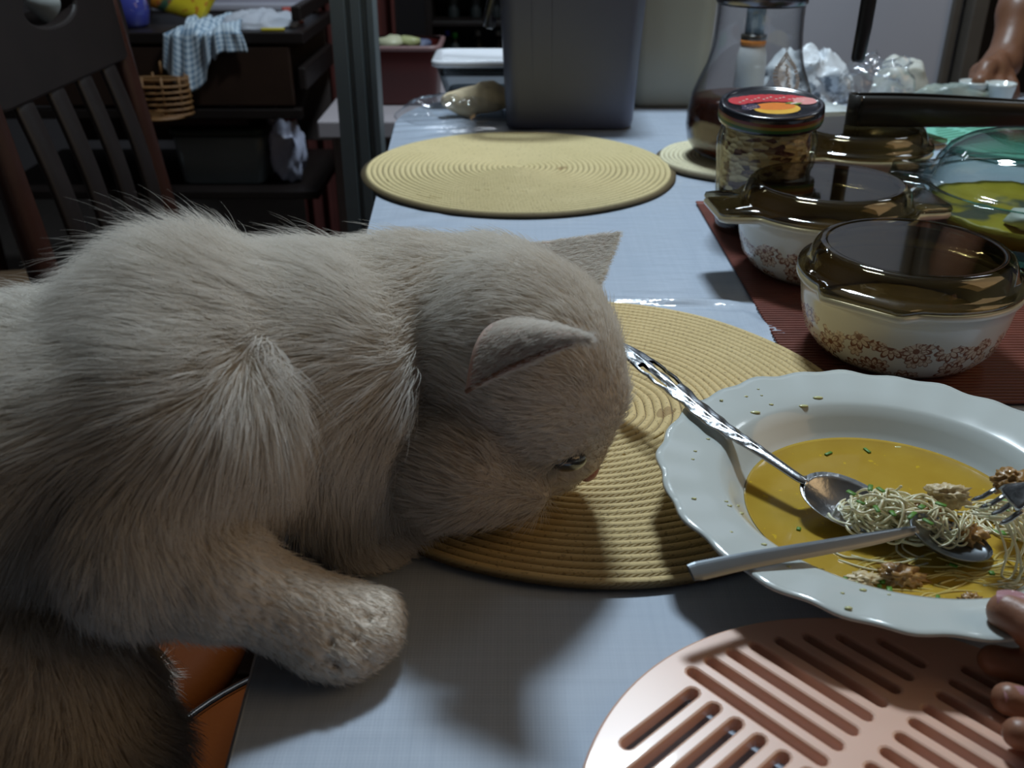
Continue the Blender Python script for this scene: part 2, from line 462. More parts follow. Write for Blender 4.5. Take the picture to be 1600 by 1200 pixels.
# ---------------------------------------------------------------- braided placemats
def straw(name, c0, c1, flecks=True):
    m = bpy.data.materials.new(name); m.use_nodes = True
    k = NT(m); b = k.n['Principled BSDF']; b.inputs['Roughness'].default_value = .75
    uv = k.n.new('ShaderNodeUVMap'); sp = k.n.new('ShaderNodeSeparateXYZ'); k.l.new(uv.outputs[0], sp.inputs[0])
    fr = k.math('FRACT', sp.outputs[1]); ch = k.math('ABSOLUTE', k.math('SUBTRACT', fr, .5))
    pl = k.math('SINE', k.math('MULTIPLY', k.math('ADD', sp.outputs[0], k.math('MULTIPLY', ch, .006)), 2*PI/.0042))
    tc = k.n.new('ShaderNodeTexCoord'); n1 = k.noise(18, tc.outputs['Object'], 3); n2 = k.noise(420, tc.outputs['Object'], 2)
    col = k.mix(n1, C4(c0), C4(c1))
    gap_shade = k.math('POWER', k.math('MULTIPLY', ch, 2.0), 6.0)  # shade between the braid rows, painted into the straw colour
    col = k.mix(k.math('MULTIPLY', k.math('GREATER_THAN', n2, .64), .45), col, C4((.16, .09, .04)))
    col = k.mix(k.math('MULTIPLY', gap_shade, .9), col, C4((.07, .04, .015)))
    if flecks:
        n3 = k.noise(26, tc.outputs['Object'], 1)
        col = k.mix(k.math('MULTIPLY', k.math('GREATER_THAN', n3, .76), .55), col, C4((.22, .10, .025)))
    k.l.new(col, b.inputs['Base Color'])
    k.l.new(k.bump(k.math('ADD', pl, k.math('MULTIPLY', n2, .8)), .28, .0008), b.inputs['Normal'])
    return m
def braided_mat(name, R, pitch, mat, label, cx, cy, wob=.0007, thick=.0055, ph=0, group=None):
    n = 220; V, F, UV = [], [], []
    rings = int(R/pitch); prof = []
    for q in range(rings):      # each braid row laps over the next outer one: a step down on its outer side
        r0 = q*pitch
        prof += [(r0+pitch*.03, thick*.62, q+.02), (r0+pitch*.2, thick*.86, q+.2), (r0+pitch*.55, thick, q+.5), (r0+pitch*.88, thick*.93, q+.86), (r0+pitch*.985, thick*.58, q+.985)]
    prof[0] = (.0001, thick, .5)
    prof += [(R+.0003, thick*.35, rings), (R-.0005, 0.0006, rings)]
    for (r, z, q) in prof:
        for j in range(n):
            a = 2*PI*j/n; e = wob*mnoise.noise((math.cos(a)*2.6+ph, math.sin(a)*2.6, int(q)*.23))*2
            rr = r + (e if q > 1 else 0)
            ez = .0010*max(0, (r/R-.6)/.4)*mnoise.noise((math.cos(a)*2, math.sin(a)*2, ph))
            V.append((rr*math.cos(a), rr*math.sin(a), max(z+ez, .0004))); UV.append((a*max(r, .004), q))
    m_ = len(prof)
    for i in range(m_-1):
        for j in range(n): F.append([i*n+j, (i+1)*n+j, (i+1)*n+(j+1) % n, i*n+(j+1) % n])
    F.append(list(range(n))); F.append([(m_-1)*n+j for j in range(n)][::-1])
    o = mk(name, V, F, mat, loc=(cx, cy, .0012)); ul = o.data.uv_layers.new(name='UVMap')
    lo = np.array([UV[l.vertex_index] for l in o.data.loops]); ul.data.foreach_set('uv', lo.astype(np.float32).ravel())
    return tag(o, label, 'placemat', group)
m_straw = straw('braided_straw', (.66, .49, .22), (.78, .60, .30))
m_straw2 = straw('braided_straw_far', (.60, .49, .24), (.70, .58, .31))
braided_mat('placemat', .1925, .0062, m_straw, 'round braided straw placemat under the white cat and the soup plate', .050, .589)
braided_mat('placemat', .2020, .0070, m_straw2, 'round braided straw placemat lying empty in front of the grey bin', .0085, 1.232, ph=5)
m_straw3 = straw('pale_cork', (.74, .68, .46), (.82, .76, .54), False)
braided_mat('pot_mat', .107, .0060, m_straw3, 'small pale round mat under the glass coffee server', .300, 1.275, thick=.008, ph=9)

# ---------------------------------------------------------------- red-brown slat runner
m_slat = pm('red_bamboo', (.17, .045, .03), .4, var=.35, vscale=60)
m_slat2 = pm('red_bamboo_border', (.22, .05, .03), .45, var=.2)
rn = thing('slat_runner', 'dark red slatted bamboo runner under the smoky lidded casseroles', 'runner', (.53, .86, .0012))
RX0, RX1, RY0, RY1 = .2135, .86, .60, 1.088
pr = []
y = RY0
while y < RY1-.012:
    pr.append(box((RX0+RX1)/2, y+.0021, .0022, RX1-RX0, .0036, .0022, .0007, seg=1)); y += .0048
mk('slat', *join(pr), m_slat, rn, world=True, smooth=False, kind='stuff')
mk('border_band', *box((RX0+RX1)/2, RY1-.005, .0024, RX1-RX0, .010, .0026, .0008), m_slat2, rn, world=True)
mk('backing', *box((RX0+RX1)/2, (RY0+RY1)/2, .0008, RX1-RX0-.002, RY1-RY0-.002, .0006, 0), pm('runner_thread', (.05, .015, .012), .9, var=.2), rn, world=True)

# ---------------------------------------------------------------- smoky lidded casseroles
m_amber = glass('smoky_amber_glass', (.68, .63, .50), (.10, .08, .04), 2.6, .03)
m_opal = bpy.data.materials.new('printed_opal_glass'); m_opal.use_nodes = True
k = NT(m_opal); b = k.n['Principled BSDF']; b.inputs['Roughness'].default_value = .22
b.inputs['Coat Weight'].default_value = .4
tc = k.n.new('ShaderNodeTexCoord'); sp = k.n.new('ShaderNodeSeparateXYZ'); k.l.new(tc.outputs['Object'], sp.inputs[0])
th = k.math('MULTIPLY', k.math('ARCTAN2', sp.outputs[1], sp.outputs[0]), .072)
cb = k.n.new('ShaderNodeCombineXYZ'); k.l.new(th, cb.inputs[0]); k.l.new(sp.outputs[2], cb.inputs[1])
def flowers(scale, thr, petals, seed):
    mp = k.new('ShaderNodeMapping'); mp.inputs['Location'].default_value = (seed, seed*.37, 0); k.l.new(cb.outputs[0], mp.inputs[0])
    vo = k.new('ShaderNodeTexVoronoi', voronoi_dimensions='2D'); vo.inputs['Scale'].default_value = scale; vo.inputs['Randomness'].default_value = .8
    k.l.new(mp.outputs[0], vo.inputs['Vector'])
    vm = k.new('ShaderNodeVectorMath', operation='SUBTRACT'); k.l.new(mp.outputs[0], vm.inputs[0])
    k.l.new(vo.outputs['Position'], vm.inputs[1])
    s2 = k.n.new('ShaderNodeSeparateXYZ'); k.l.new(vm.outputs[0], s2.inputs[0])
    an = k.math('ARCTAN2', s2.outputs[1], s2.outputs[0]); ds = k.math('MULTIPLY', vo.outputs['Distance'], 1.0)
    pt = k.math('ABSOLUTE', k.math('COSINE', k.math('MULTIPLY', an, petals/2)))
    rad = k.math('MULTIPLY_ADD', pt, .17, .25)
    ln = k.math('LESS_THAN', k.math('ABSOLUTE', k.math('SUBTRACT', ds, rad)), .045)
    ray = k.math('MULTIPLY', k.math('LESS_THAN', pt, .22), k.math('LESS_THAN', ds, .3))
    cen_ = k.math('LESS_THAN', ds, .10)
    fill = k.math('LESS_THAN', ds, rad)
    return k.math('MAXIMUM', ln, k.math('MAXIMUM', ray, cen_)), fill
l1, f1 = flowers(44, .4, 9, .13); l2, f2 = flowers(80, .4, 6, .71)
top = k.math('MULTIPLY_ADD', k.noise(48, cb.outputs[0], 3, .6), .034, .0175)     # uneven upper edge of the print
band = k.math('MULTIPLY', k.math('LESS_THAN', sp.outputs[2], top), k.math('GREATER_THAN', sp.outputs[2], .004))
rr_ = k.math('SQRT', k.math('ADD', k.math('POWER', sp.outputs[0], 2.0), k.math('POWER', sp.outputs[1], 2.0)))
band = k.math('MULTIPLY', band, k.math('GREATER_THAN', rr_, .058))
col = k.mix(k.math('MULTIPLY', k.math('MAXIMUM', f1, f2), k.math('MULTIPLY', band, .55)), C4((.66, .64, .56)), C4((.62, .42, .26)))
col = k.mix(k.math('MULTIPLY', k.math('MAXIMUM', l1, k.math('MULTIPLY', l2, .7)), k.math('MULTIPLY', band, .9)), col, C4((.17, .045, .02)))
k.l.new(col, b.inputs['Base Color'])
m_food = pm('beige_stew', (.16, .115, .05), .5, var=.4, vscale=60, bump=.5, bscale=90)
m_opal_in = pm('plain_opal_glass', (.62, .60, .52), .22, coat=.4, var=.02)
def tabs(dirs, d, half, R):
    def f(a):
        best = 0
        for t in dirs:
            q = abs((a-t+PI) % (2*PI)-PI)
            e = d/math.cos(min(q, half)) - R
            e *= 1-smooth01((q-half)/.22) if q > half else 1
            best = max(best, e)
        return best
    return f
def casserole(label, x, y, rz, d, half, ndirs, z0, food=None):
    t = thing('casserole', label, 'casserole', (x, y, z0), rz, None); t.scale = (1.055, 1.055, 1.04)
    R = .0775; tf = tabs(ndirs, d, half, R)
    bp = [(.0001, .003), (.044, .003), (.047, .0), (.052, .0), (.060, .006), (.0675, .016), (.0715, .030), (.0740, .046), (.0755, .053), (.0775, .0545, 1), (.0785, .0565, 1), (.0775, .0590, 1), (.073, .0590), (.0715, .056), (.0690, .040), (.064, .018), (.054, .009), (.0001, .008)]
    bv, bf = lathe_open(bp, 120, tf)
    mk('bowl', bv, bf, None, t, mats=[m_opal, m_opal_in], mi=[1 if min(f)//120 >= 12 else 0 for f in bf])
    lp = [(.0700, .0565), (.0740, .0598), (.0775, .0600, 1), (.0787, .0620, 1), (.0778, .0645, 1), (.0737, .0652), (.0722, .0664), (.0712, .0695), (.0694, .0750), (.0670, .0795), (.0645, .0814), (.0618, .0816), (.0600, .0811), (.0592, .0809), (.0585, .0809), (.03, .0809), (.0001, .0809),
          (.0001, .0775), (.057, .0775), (.0605, .0772), (.0638, .0745), (.0665, .0690), (.0670, .0600), (.0700, .0565)]
    lid = mk('lid', *lathe_open(lp, 128, tf), m_amber, t)
    if food:
        fo = lathe([(.0001, .030), (.03, .031), (.055, .0295), (.0655, .027), (.064, .024), (.0001, .02)], 48)
        V = [(a, b_, c+.002*mnoise.noise((a*90, b_*90, x*7))) for a, b_, c in fo[0]]
        mk('stew', V, fo[1], food, t, kind='stuff')
    return t
casserole('white casserole with brown flower print and smoky lid, nearest the soup plate', .303, .689, math.radians(228), .0830, .30, (0, PI), .0042, m_food)
casserole('middle casserole with pinkish flower print and long lid tabs, beside the jar', .291, .868, math.radians(184), .101, .27, (0, PI), .0042, m_food)
casserole('farthest smoky lidded casserole, under the black tongs', .394, 1.100, math.radians(20), .095, .3, (0, PI), .0042, m_food)

# ---------------------------------------------------------------- clear glass casserole with lid
m_clear = glass('clear_glass', (.86, .90, .89), (.22, .30, .30), 1.2, .02)
pt = thing('glass_casserole', 'clear glass casserole with domed lid and yellow food at the right edge', 'casserole', (.520, .930, .0042), math.radians(155))
R = .110; tf = tabs((0, PI), .138, .20, R)
mk('bowl', *lathe_open([(.0001, .0), (.075, 0), (.088, .008), (.097, .022), (.103, .045), (.106, .056), (.110, .0575, 1), (.111, .0595, 1), (.109, .0615, 1), (.101, .0610), (.099, .045), (.093, .022), (.084, .010), (.0001, .006)], 96, tf), m_clear, pt)
mk('lid', *lathe_open([(.101, .0615), (.110, .0625, 1), (.112, .065, 1), (.110, .0675, 1), (.104, .068), (.101, .0715), (.098, .081), (.089, .0945), (.075, .103), (.055, .108), (.03, .111), (.0001, .112), (.0001, .1085), (.03, .1075), (.055, .1045), (.073, .099), (.086, .091), (.094, .079), (.097, .068), (.101, .0615)], 96, tf), m_clear, pt)
m_yel = pm('yellow_curry', (.36, .27, .015), .5, bump=.6, bscale=70)
k = NT(m_yel); tc = k.n.new('ShaderNodeTexCoord'); n = k.noise(16, tc.outputs['Object'], 3)
k.l.new(k.ramp(n, [(0, (.05, .06, .045, 1)), (.48, (.07, .08, .05, 1)), (.54, (.36, .28, .012, 1)), (1, (.55, .43, .03, 1))]), k.n['Principled BSDF'].inputs['Base Color'])
fo = lathe([(.0001, .034), (.04, .037), (.075, .034), (.098, .040), (.090, .022), (.0001, .008)], 60)
mk('food', [(a, b_, c+.005*mnoise.noise((a*45, b_*45, 3.3))) for a, b_, c in fo[0]], fo[1], m_yel, pt, kind='stuff')
mk('white_lump', *ball((.00, .055, .043), .022, 3, .25, (1.2, .9, .5), 5), pm('steamed_white', (.62, .62, .56), .5, var=.1, vscale=50), pt)

# ---------------------------------------------------------------- jar with printed lid
m_jar = glass('jar_glass', (.96, .96, .92), (.35, .32, .22), 1.2, .02)
jx, jy = .2630, .994
jr = thing('glass_jar', 'tall glass jar of dried fruit with a black fruit-print lid', 'jar', (jx, jy, .0008)); jr.scale = (1.08, 1.08, 1.0)
mk('glass_body', *lathe_open([(.0001, .002), (.034, .0), (.040, .002), (.0425, .009), (.0437, .03), (.0450, .065), (.0468, .085), (.0470, .096), (.0455, .103), (.0440, .106), (.0435, .112), (.0445, .117), (.0432, .128), (.0420, .128), (.0418, .106), (.0440, .092), (.0420, .065), (.0405, .03), (.038, .010), (.0001, .007)], 80), m_jar, jr)
m_dry = bpy.data.materials.new('dried_fruit_mix'); m_dry.use_nodes = True
k = NT(m_dry); b = k.n['Principled BSDF']; b.inputs['Roughness'].default_value = .5
tc = k.n.new('ShaderNodeTexCoord'); mp = k.new('ShaderNodeMapping'); mp.inputs['Scale'].default_value = (1, 1, 1.9); k.l.new(tc.outputs['Object'], mp.inputs[0])
vo = k.new('ShaderNodeTexVoronoi'); vo.inputs['Scale'].default_value = 115; k.l.new(mp.outputs[0], vo.inputs['Vector'])
s2 = k.n.new('ShaderNodeSeparateColor'); k.l.new(vo.outputs['Color'], s2.inputs[0])
k.l.new(k.ramp(k.math('ADD', s2.outputs[0], k.math('MULTIPLY', k.noise(25, tc.outputs['Object'], 2), .25)), [(0, (.07, .016, .012, 1)), (.40, (.13, .035, .02, 1)), (.48, (.62, .46, .24, 1)), (.8, (.80, .66, .40, 1)), (1, (.50, .34, .15, 1))]), b.inputs['Base Color'])
k.l.new(k.bump(vo.outputs['Distance'], .8, .004), b.inputs['Normal'])
cp = lathe([(.0001, .046), (.036, .046), (.0405, .048)]+[(.0408+.0004*math.sin(i*1.7), .05+i*.005) for i in range(11)]+[(.040, .106), (.0395, .112), (.02, .115), (.0001, .114)], 72)
mk('dried_fruit', [(a*(1-.05*abs(mnoise.noise((a*110, b_*110, c*150)))), b_*(1-.05*abs(mnoise.noise((a*110, b_*110, c*150)))), c) for a, b_, c in cp[0]], cp[1], m_dry, jr, kind='stuff')
mk('dark_syrup', *lathe([(.0001, .008), (.036, .009), (.0402, .018), (.0406, .036), (.0404, .0455), (.0001, .0457)], 60), pm('dark_syrup', (.018, .018, .020), .15, var=.3), jr, kind='stuff')
m_blk = pm('black_lid_enamel', (.012, .013, .020), .22, coat=.6)
lidM = Matrix.Rotation(math.radians(7.5), 3, 'X') @ Matrix.Rotation(math.radians(-1.5), 3, 'Y')
lidc = (0, -.001, .1275)
def lidxf(VF): return xf(VF, lidc, M=lidM)
ld = mk('lid', *lidxf(lathe([(.0440, -.0105), (.0478, -.0110), (.0484, -.0085), (.0484, .0040), (.0478, .0060), (.0462, .0072), (.0440, .0070), (.0425, .0058), (.0410, .0050), (.0001, .0050)], 96)), m_blk, jr)
for nm, (z0, z1), c in (('red_stripe', (-.0020, .0012), (.16, .02, .012)), ('yellow_stripe', (-.0050, -.0020), (.22, .15, .015)), ('green_stripe', (-.0080, -.0050), (.03, .10, .02))):
    mk(nm, *lidxf(lathe_open([(.0486, z0), (.04868, (z0+z1)/2), (.0486, z1)], 96)), pm(nm, c, .35), ld)
# the printed fruit: flat discs of print on the lid
pv, pmats, pmi, pF = [], [], [], []
def pcol(n, c): pmats.append(pm(n, c, .3, var=.15, vscale=150)); return len(pmats)-1
i_or, i_ora, i_red, i_pk, i_ber, i_wh, i_gr = [pcol(*q) for q in (('print_yellow', (.75, .42, .03)), ('print_orange', (.75, .20, .01)), ('print_red', (.55, .03, .04)), ('print_pink', (.75, .30, .28)), ('print_berry', (.035, .02, .06)), ('print_cream', (.75, .6, .5)), ('print_green', (.12, .25, .03)))]
def pdisc(cx, cy, rx, ry, mi, z, n=18, rot=0.0):
    s0 = len(pv)
    for q in range(n):
        a = 2*PI*q/n; x, y = rx*math.cos(a), ry*math.sin(a)
        pv.append((cx+x*math.cos(rot)-y*math.sin(rot), cy+x*math.sin(rot)+y*math.cos(rot), z))
    pF.append(list(range(s0, s0+n))); pmi.append(mi)
zl = .0053
pdisc(.001, -.011, .0165, .0125, i_or, zl); pdisc(.0005, -.007, .0145, .008, i_ora, zl+.0001)
for q in range(8): pdisc(-.022+.0062*q, .006+.006*math.sin(q*.42+.2), .0075, .0085, i_red, zl+.0001+.00002*q)
pdisc(.024, .003, .0085, .008, i_pk, zl+.0004, rot=.4); pdisc(.016, .010, .007, .0075, i_red, zl+.0003)
for q in range(14): pdisc(-.021+.0095*mnoise.random()*1.0-.0, -.008-.009*mnoise.random()+.004, .0032, .0032, i_ber, zl+.0003+.00001*q, 10)
for q in range(16): pdisc(-.022+.0030*q, .003+.006*math.sin(q*.2)+.002*(q % 3), .0010, .0008, i_wh, zl+.0005, 8)
for q in range(8): pdisc(-.020+.0011*q, -.006-.0012*((q*3) % 7), .0007, .0005, i_wh, zl+.0005, 8)
for q in range(3): pdisc(.012+.003*q, -.001-.001*q, .0035, .0012, (i_gr, i_wh, i_gr)[q], zl+.0006, 10, .5)
pvx = lidxf(([(x*1.32, y*1.28, z) for x, y, z in pv], pF))
mk('fruit_print', pvx[0], pF, None, ld, smooth=False, mats=pmats, mi=pmi)

# ---------------------------------------------------------------- glass coffee server
m_srv = glass('server_glass', (.975, .98, .98), (.30, .31, .34), 1.3, .015)
m_chrome = pm('chrome', (.62, .62, .64), .10, metal=1.0)
m_blkp = pm('black_plastic', (.012, .011, .012), .35)
m_white_print = pm('white_print', (.95, .96, .97), .5)
k = NT(m_white_print); tl = k.new('ShaderNodeBsdfTranslucent'); tl.inputs[0].default_value = (.95, .96, .97, 1); mx = k.new('ShaderNodeMixShader'); mx.inputs[0].default_value = .5
k.l.new(k.n['Principled BSDF'].outputs[0], mx.inputs[1]); k.l.new(tl.outputs[0], mx.inputs[2]); k.l.new(mx.outputs[0], k.n['Material Output'].inputs[0])
cx, cy, czb = .310, 1.275, .0092
cf_ = thing('coffee_server', 'glass coffee server half full of dark coffee with chrome collar and black handle', 'coffee pot', (cx, cy, czb))
prof = [(.045, .0), (.060, .003), (.070, .010), (.078, .022), (.081, .040), (.0805, .058), (.0765, .080), (.069, .099), (.061, .117), (.0565, .135), (.0545, .155), (.0535, .175), (.0535, .232)]
inn = [(r-.0022, z+.0022) for r, z in prof[1:]]
mk('glass_body', *lathe_open([(.0001, .0018)]+prof+[(.0515, .233)]+inn[::-1][1:]+[(.0001, .0045)], 96), m_srv, cf_)
def prad(z):
    for (r0, z0), (r1, z1) in zip(prof[:-1], prof[1:]):
        if z0 <= z <= z1: return r0+(r1-r0)*(z-z0)/(z1-z0)
    return .0535
cpts = [(.0001, .006)]+[(prad(z)-.0028, z) for z in np.linspace(.008, .0745, 12)]+[(.0001, .0745)]
mk('coffee', *lathe(cpts, 72), pm('black_coffee', (.060, .012, .004), .12, var=.2), cf_, kind='stuff')
mk('collar', *lathe([(.0545, .190), (.0560, .192), (.0562, .206), (.0548, .208), (.0540, .206), (.0540, .192)], 96, close=True), pm('dim_chrome', (.20, .20, .22), .22, metal=1.0), cf_)
mk('added_dark_sleeve', *lathe_open([(.0538, .189), (.0538, .232)], 64), m_blkp, cf_)  # added black sleeve, hides the mirrored reflections inside the chrome collar
mk('collar_band', *lathe([(.0563, .204), (.0585, .206), (.0585, .238), (.0563, .240), (.0550, .238), (.0550, .206)], 72, close=True), m_blkp, cf_)
ha = math.radians(-12)
hx, hy = math.cos(ha), math.sin(ha)
def hp(r, z): return (r*hx, r*hy, z)
hd = mk('handle', *join([beam(hp(.056, .207), hp(.098, .207), .030, .016, .004), beam(hp(.090, .232), hp(.131, .228), .024, .014, .004),
    tube([hp(.094, .206), hp(.098, .22), hp(.104, .230)], .010, 12), tube([hp(.124, .238), hp(.126, .210), hp(.1255, .165), hp(.124, .128), hp(.1235, .124)], [.0095, .0098, .0095, .0088, .0070], 14, .75)]), m_blkp, cf_)
# white printed crest on the front of the glass: crown, two bead arcs, a script stroke
em = []
a0 = math.atan2(-.90, .43)   # faces the camera side, right of the middle
def glassp(sx, sz, off=.0006):
    z = .112+sz*1.12; r = prad(z)+off; a = a0+sx*1.12/.066
    return (r*math.cos(a), r*math.sin(a), z)
for sgn in (-1, 1):
    for q in range(9):
        t = -.95+1.9*q/8; X = sgn*.0155*math.cos(t*.95); Zz = .0145*math.sin(t*1.05)
        dx = .0034
        em.append(([glassp(X-dx, Zz-.0013), glassp(X+dx, Zz-.0015), glassp(X+dx, Zz+.0014), glassp(X-dx, Zz+.0012)], [[0, 1, 2, 3]]))
for (x0, x1, z0, z1, w0) in ((-.0105, .0, .0125, .0235, .0013), (.0105, 0, .0125, .0235, .0013), (-.0070, 0, .0125, .0190, .0010), (.0070, 0, .0125, .0190, .0010)):
    for q in range(6):
        t0, t1 = q/6, (q+.75)/6
        a_, b_ = x0+(x1-x0)*t0, x0+(x1-x0)*t1; c_, d_ = z0+(z1-z0)*t0, z0+(z1-z0)*t1
        em.append(([glassp(a_-.0014, c_), glassp(a_+.0014, c_), glassp(b_+.0014, d_+w0), glassp(b_-.0014, d_+w0)], [[0, 1, 2, 3]]))
for q in range(3):
    zz = .0195+.003*q; w = .0028-.0007*q
    em.append(([glassp(-w, zz), glassp(w, zz), glassp(w*.7, zz+.0022), glassp(-w*.7, zz+.0022)], [[0, 1, 2, 3]]))
sc = [(.0015*math.sin(q*1.9)+.001*math.sin(q*.7), -.0135+.0011*q) for q in range(24)]
for (xa, za), (xb, zb) in zip(sc[:-1], sc[1:]):
    em.append(([glassp(xa-.0016, za), glassp(xa+.0019, za-.0006), glassp(xb+.0019, zb), glassp(xb-.0016, zb+.0006)], [[0, 1, 2, 3]]))
mk('printed_crest', *join(em), m_white_print, cf_, smooth=False)

# ---------------------------------------------------------------- soup plate, soup, noodles
m_china = pm('white_china', (.58, .63, .62), .18, coat=.5, coat_rough=.04, var=.02, vscale=12)
PXc, PYc, PZ = .2130, .4490, .0075
spl = thing('soup_plate', 'white soup plate with a wavy scalloped rim, full of yellow noodle soup', 'plate', (PXc, PYc, PZ))
def sc_r(a): return .0010*math.sin(a*26)+.0008*math.sin(a*13+1)+.0006*math.sin(a*5)
def sc_z(a): return .0005*math.sin(a*26+1.2)+.0004*math.sin(a*13)
pp = [(.0001, .0010), (.050, .0010), (.052, -.0008), (.056, -.0008), (.062, .001), (.076, .0035), (.086, .0110), (.094, .0195), (.108, .0240, .3), (.121, .0268, .75), (.1292, .0286, 1), (.1304, .0297, 1), (.1292, .0310, 1), (.125, .0303, .9), (.110, .0278, .3), (.098, .0256), (.0945, .0238), (.0890, .0182), (.0835, .0116), (.0785, .0068), (.073, .0042), (.062, .0030), (.0001, .0028)]
mk('plate_body', *lathe_open(pp, 208, sc_r, sc_z), m_china, spl)
def plate_z(r): return float(np.interp(r, [.0785, .0835, .0890, .0945, .098, .110, .125, .1292], [.0068, .0116, .0182, .0238, .0256, .0278, .0303, .0308]))
def on_plate(u_, v_):
    z = PZ+.024
    for _ in range(6):
        c = T(u_, v_, z); z = PZ+plate_z(math.hypot(c.x-PXc, c.y-PYc))
    return T(u_, v_, z)
m_soup = bpy.data.materials.new('curry_broth'); m_soup.use_nodes = True
k = NT(m_soup); b = k.n['Principled BSDF']; b.inputs['Roughness'].default_value = .12; b.inputs['Coat Weight'].default_value = .3
tc = k.n.new('ShaderNodeTexCoord'); n = k.noise(38, tc.outputs['Object'], 4); n2 = k.noise(160, tc.outputs['Object'], 2)
c_ = k.mix(n, C4((.40, .24, .025)), C4((.54, .37, .06)))
k.l.new(k.mix(k.math('GREATER_THAN', n2, .70), c_, C4((.62, .42, .03))), b.inputs['Base Color'])
k.l.new(k.bump(k.noise(60, tc.outputs['Object'], 2), .12, .002), b.inputs['Normal'])
SZ = .0075
so = lathe([(.0001, .0035), (.055, .0036), (.068, .0040), (.0765, .0062), (.0795, .0080), (.0800, .0086), (.0785, .0077), (.06, SZ), (.0001, SZ)], 96)
tag(mk('soup_broth', *so, m_soup, loc=(PXc, PYc, PZ), kind='stuff'), 'yellow curry broth filling the white soup plate', 'soup')
# noodles: on the near spoon, lying in the broth and hanging from the fork
def noodle(P, r=.0010, n=5):
    return tube(spline(P, min(44, 3*len(P))) if len(P) > 2 else P, r*.66, n)
def curlpath(c, R, n, flat=.45, turns=1.0, ph=0.0, tilt=0.0):
    P = []
    for i in range(n):
        t = i/(n-1); a = ph+2*PI*turns*t
        P.append(Vector((c[0]+R*math.cos(a)*(1+.25*math.sin(3*a+ph)), c[1]+R*math.sin(a)*(1+.2*math.cos(2*a)), c[2]+R*flat*math.sin(a*1.3+ph*2)+tilt*t)))
    return P
zs = PZ+SZ
nd = []
pile = T(1395, 785, zs+.018)
def wander(c, sx, sy, z0, zh, n, step):
    """a limp strand that wanders inside an oval heap"""
    a = random.uniform(0, 6.28); p = Vector((c.x+random.gauss(0, sx*.5), c.y+random.gauss(0, sy*.5), 0)); P = []; da = random.gauss(0, .25)
    ph = random.uniform(0, 6.28); hh = random.uniform(.25, 1)
    for i in range(n):
        e = math.sqrt(((p.x-c.x)/sx)**2+((p.y-c.y)/sy)**2)
        dome = max(0, 1-.55*e*e)
        P.append(Vector((p.x, p.y, z0+zh*dome*hh*(.75+.35*math.sin(ph+i*.5)))))
        da = da*.86+random.gauss(0, .10); a += da
        if e > .8:
            back = math.atan2(c.y-p.y, c.x-p.x); d = (back-a+PI) % (2*PI)-PI; a += .35*d
        p = p+Vector((math.cos(a), math.sin(a), 0))*step
    return P
for q in range(52): nd.append(noodle(wander(pile, .028, .0170, zs+.005, .021, 19, .0046), .0012))
for q in range(20): nd.append(noodle(wander(T(1462, 810, zs+.012), .024, .013, zs+.003, .018, 18, .0040), .00095))
hang0 = T(1545, 800, zs+.030)
for q in range(13):      # strands hanging from the fork back into the soup
    s0 = hang0+Vector((random.gauss(.004, .005), random.gauss(0, .004), random.uniform(-.004, .003)))
    e_ = T(1560+q*6+random.uniform(-10, 10), 890+random.uniform(-20, 25), zs+.0004)
    k1 = s0+Vector((random.uniform(.004, .012), .001, -.004)); k2 = e_.lerp(k1, .35)+Vector((.003, 0, .003))
    nd.append(noodle([s0-Vector((.008, 0, -.001)), s0, k1, k2, e_, e_+Vector((random.uniform(-.012, .014), -.004, -.0001)), e_+Vector((random.uniform(-.02, .02), -.007, -.0005))], .0010))
nd2 = []
for q in range(110):      # long strands lying in the broth
    u_, v_ = random.uniform(1340, 1660), random.uniform(862, 950)
    if v_ > 925 and u_ < 1430: continue
    c = T(u_, v_, zs); L = random.uniform(.022, .05); a = random.gauss(.12, .22); cv_ = random.uniform(-.010, .010)
    P = [Vector((c.x+L*(t-.5)*math.cos(a), c.y+L*(t-.5)*math.sin(a)+cv_*math.sin(PI*t), zs-.0007+.0010*math.sin(PI*t*1.2+q))) for t in np.linspace(0, 1, 8)]
    P = [p for p in P if (p.x-PXc)**2+(p.y-PYc)**2 < .0765**2]
    if len(P) > 4: nd2.append(noodle(P, .0010))
for q in range(34): nd.append(noodle(wander(T(1580, 815, zs), .024, .018, zs-.0003, .005, 12, .004), .0009))
for c0, c1, c2 in (((1330, 868), (1400, 880), (1445, 868)), ((1310, 875), (1385, 893), (1450, 880)), ((1300, 862), (1340, 872), (1380, 876)), ((1400, 840), (1402, 862), (1425, 876)), ((1408, 835), (1412, 858), (1440, 872))):
    nd.append(noodle([T(*c0, zs), T((c0[0]+c1[0])/2, (c0[1]+c1[1])/2+3, zs+.0006), T(*c1, zs+.0006), T((c2[0]+c1[0])/2, (c2[1]+c1[1])/2+2, zs+.0006), T(*c2, zs)], .0010))
m_noodle = pm('rice_noodle', (.80, .74, .50), .22, var=.12, vscale=60, sub=.15)
tag(mk('rice_noodles', *join(nd2), pm('stained_noodle', (.62, .47, .14), .2, var=.15, vscale=60, sub=.1), kind='stuff'), 'yellow stained noodles lying in the broth along the near side of the plate', 'noodles')
tag(mk('rice_noodles', *join(nd), m_noodle, kind='stuff'), 'thin pale rice noodles heaped on the spoons and hanging from the fork', 'noodles')
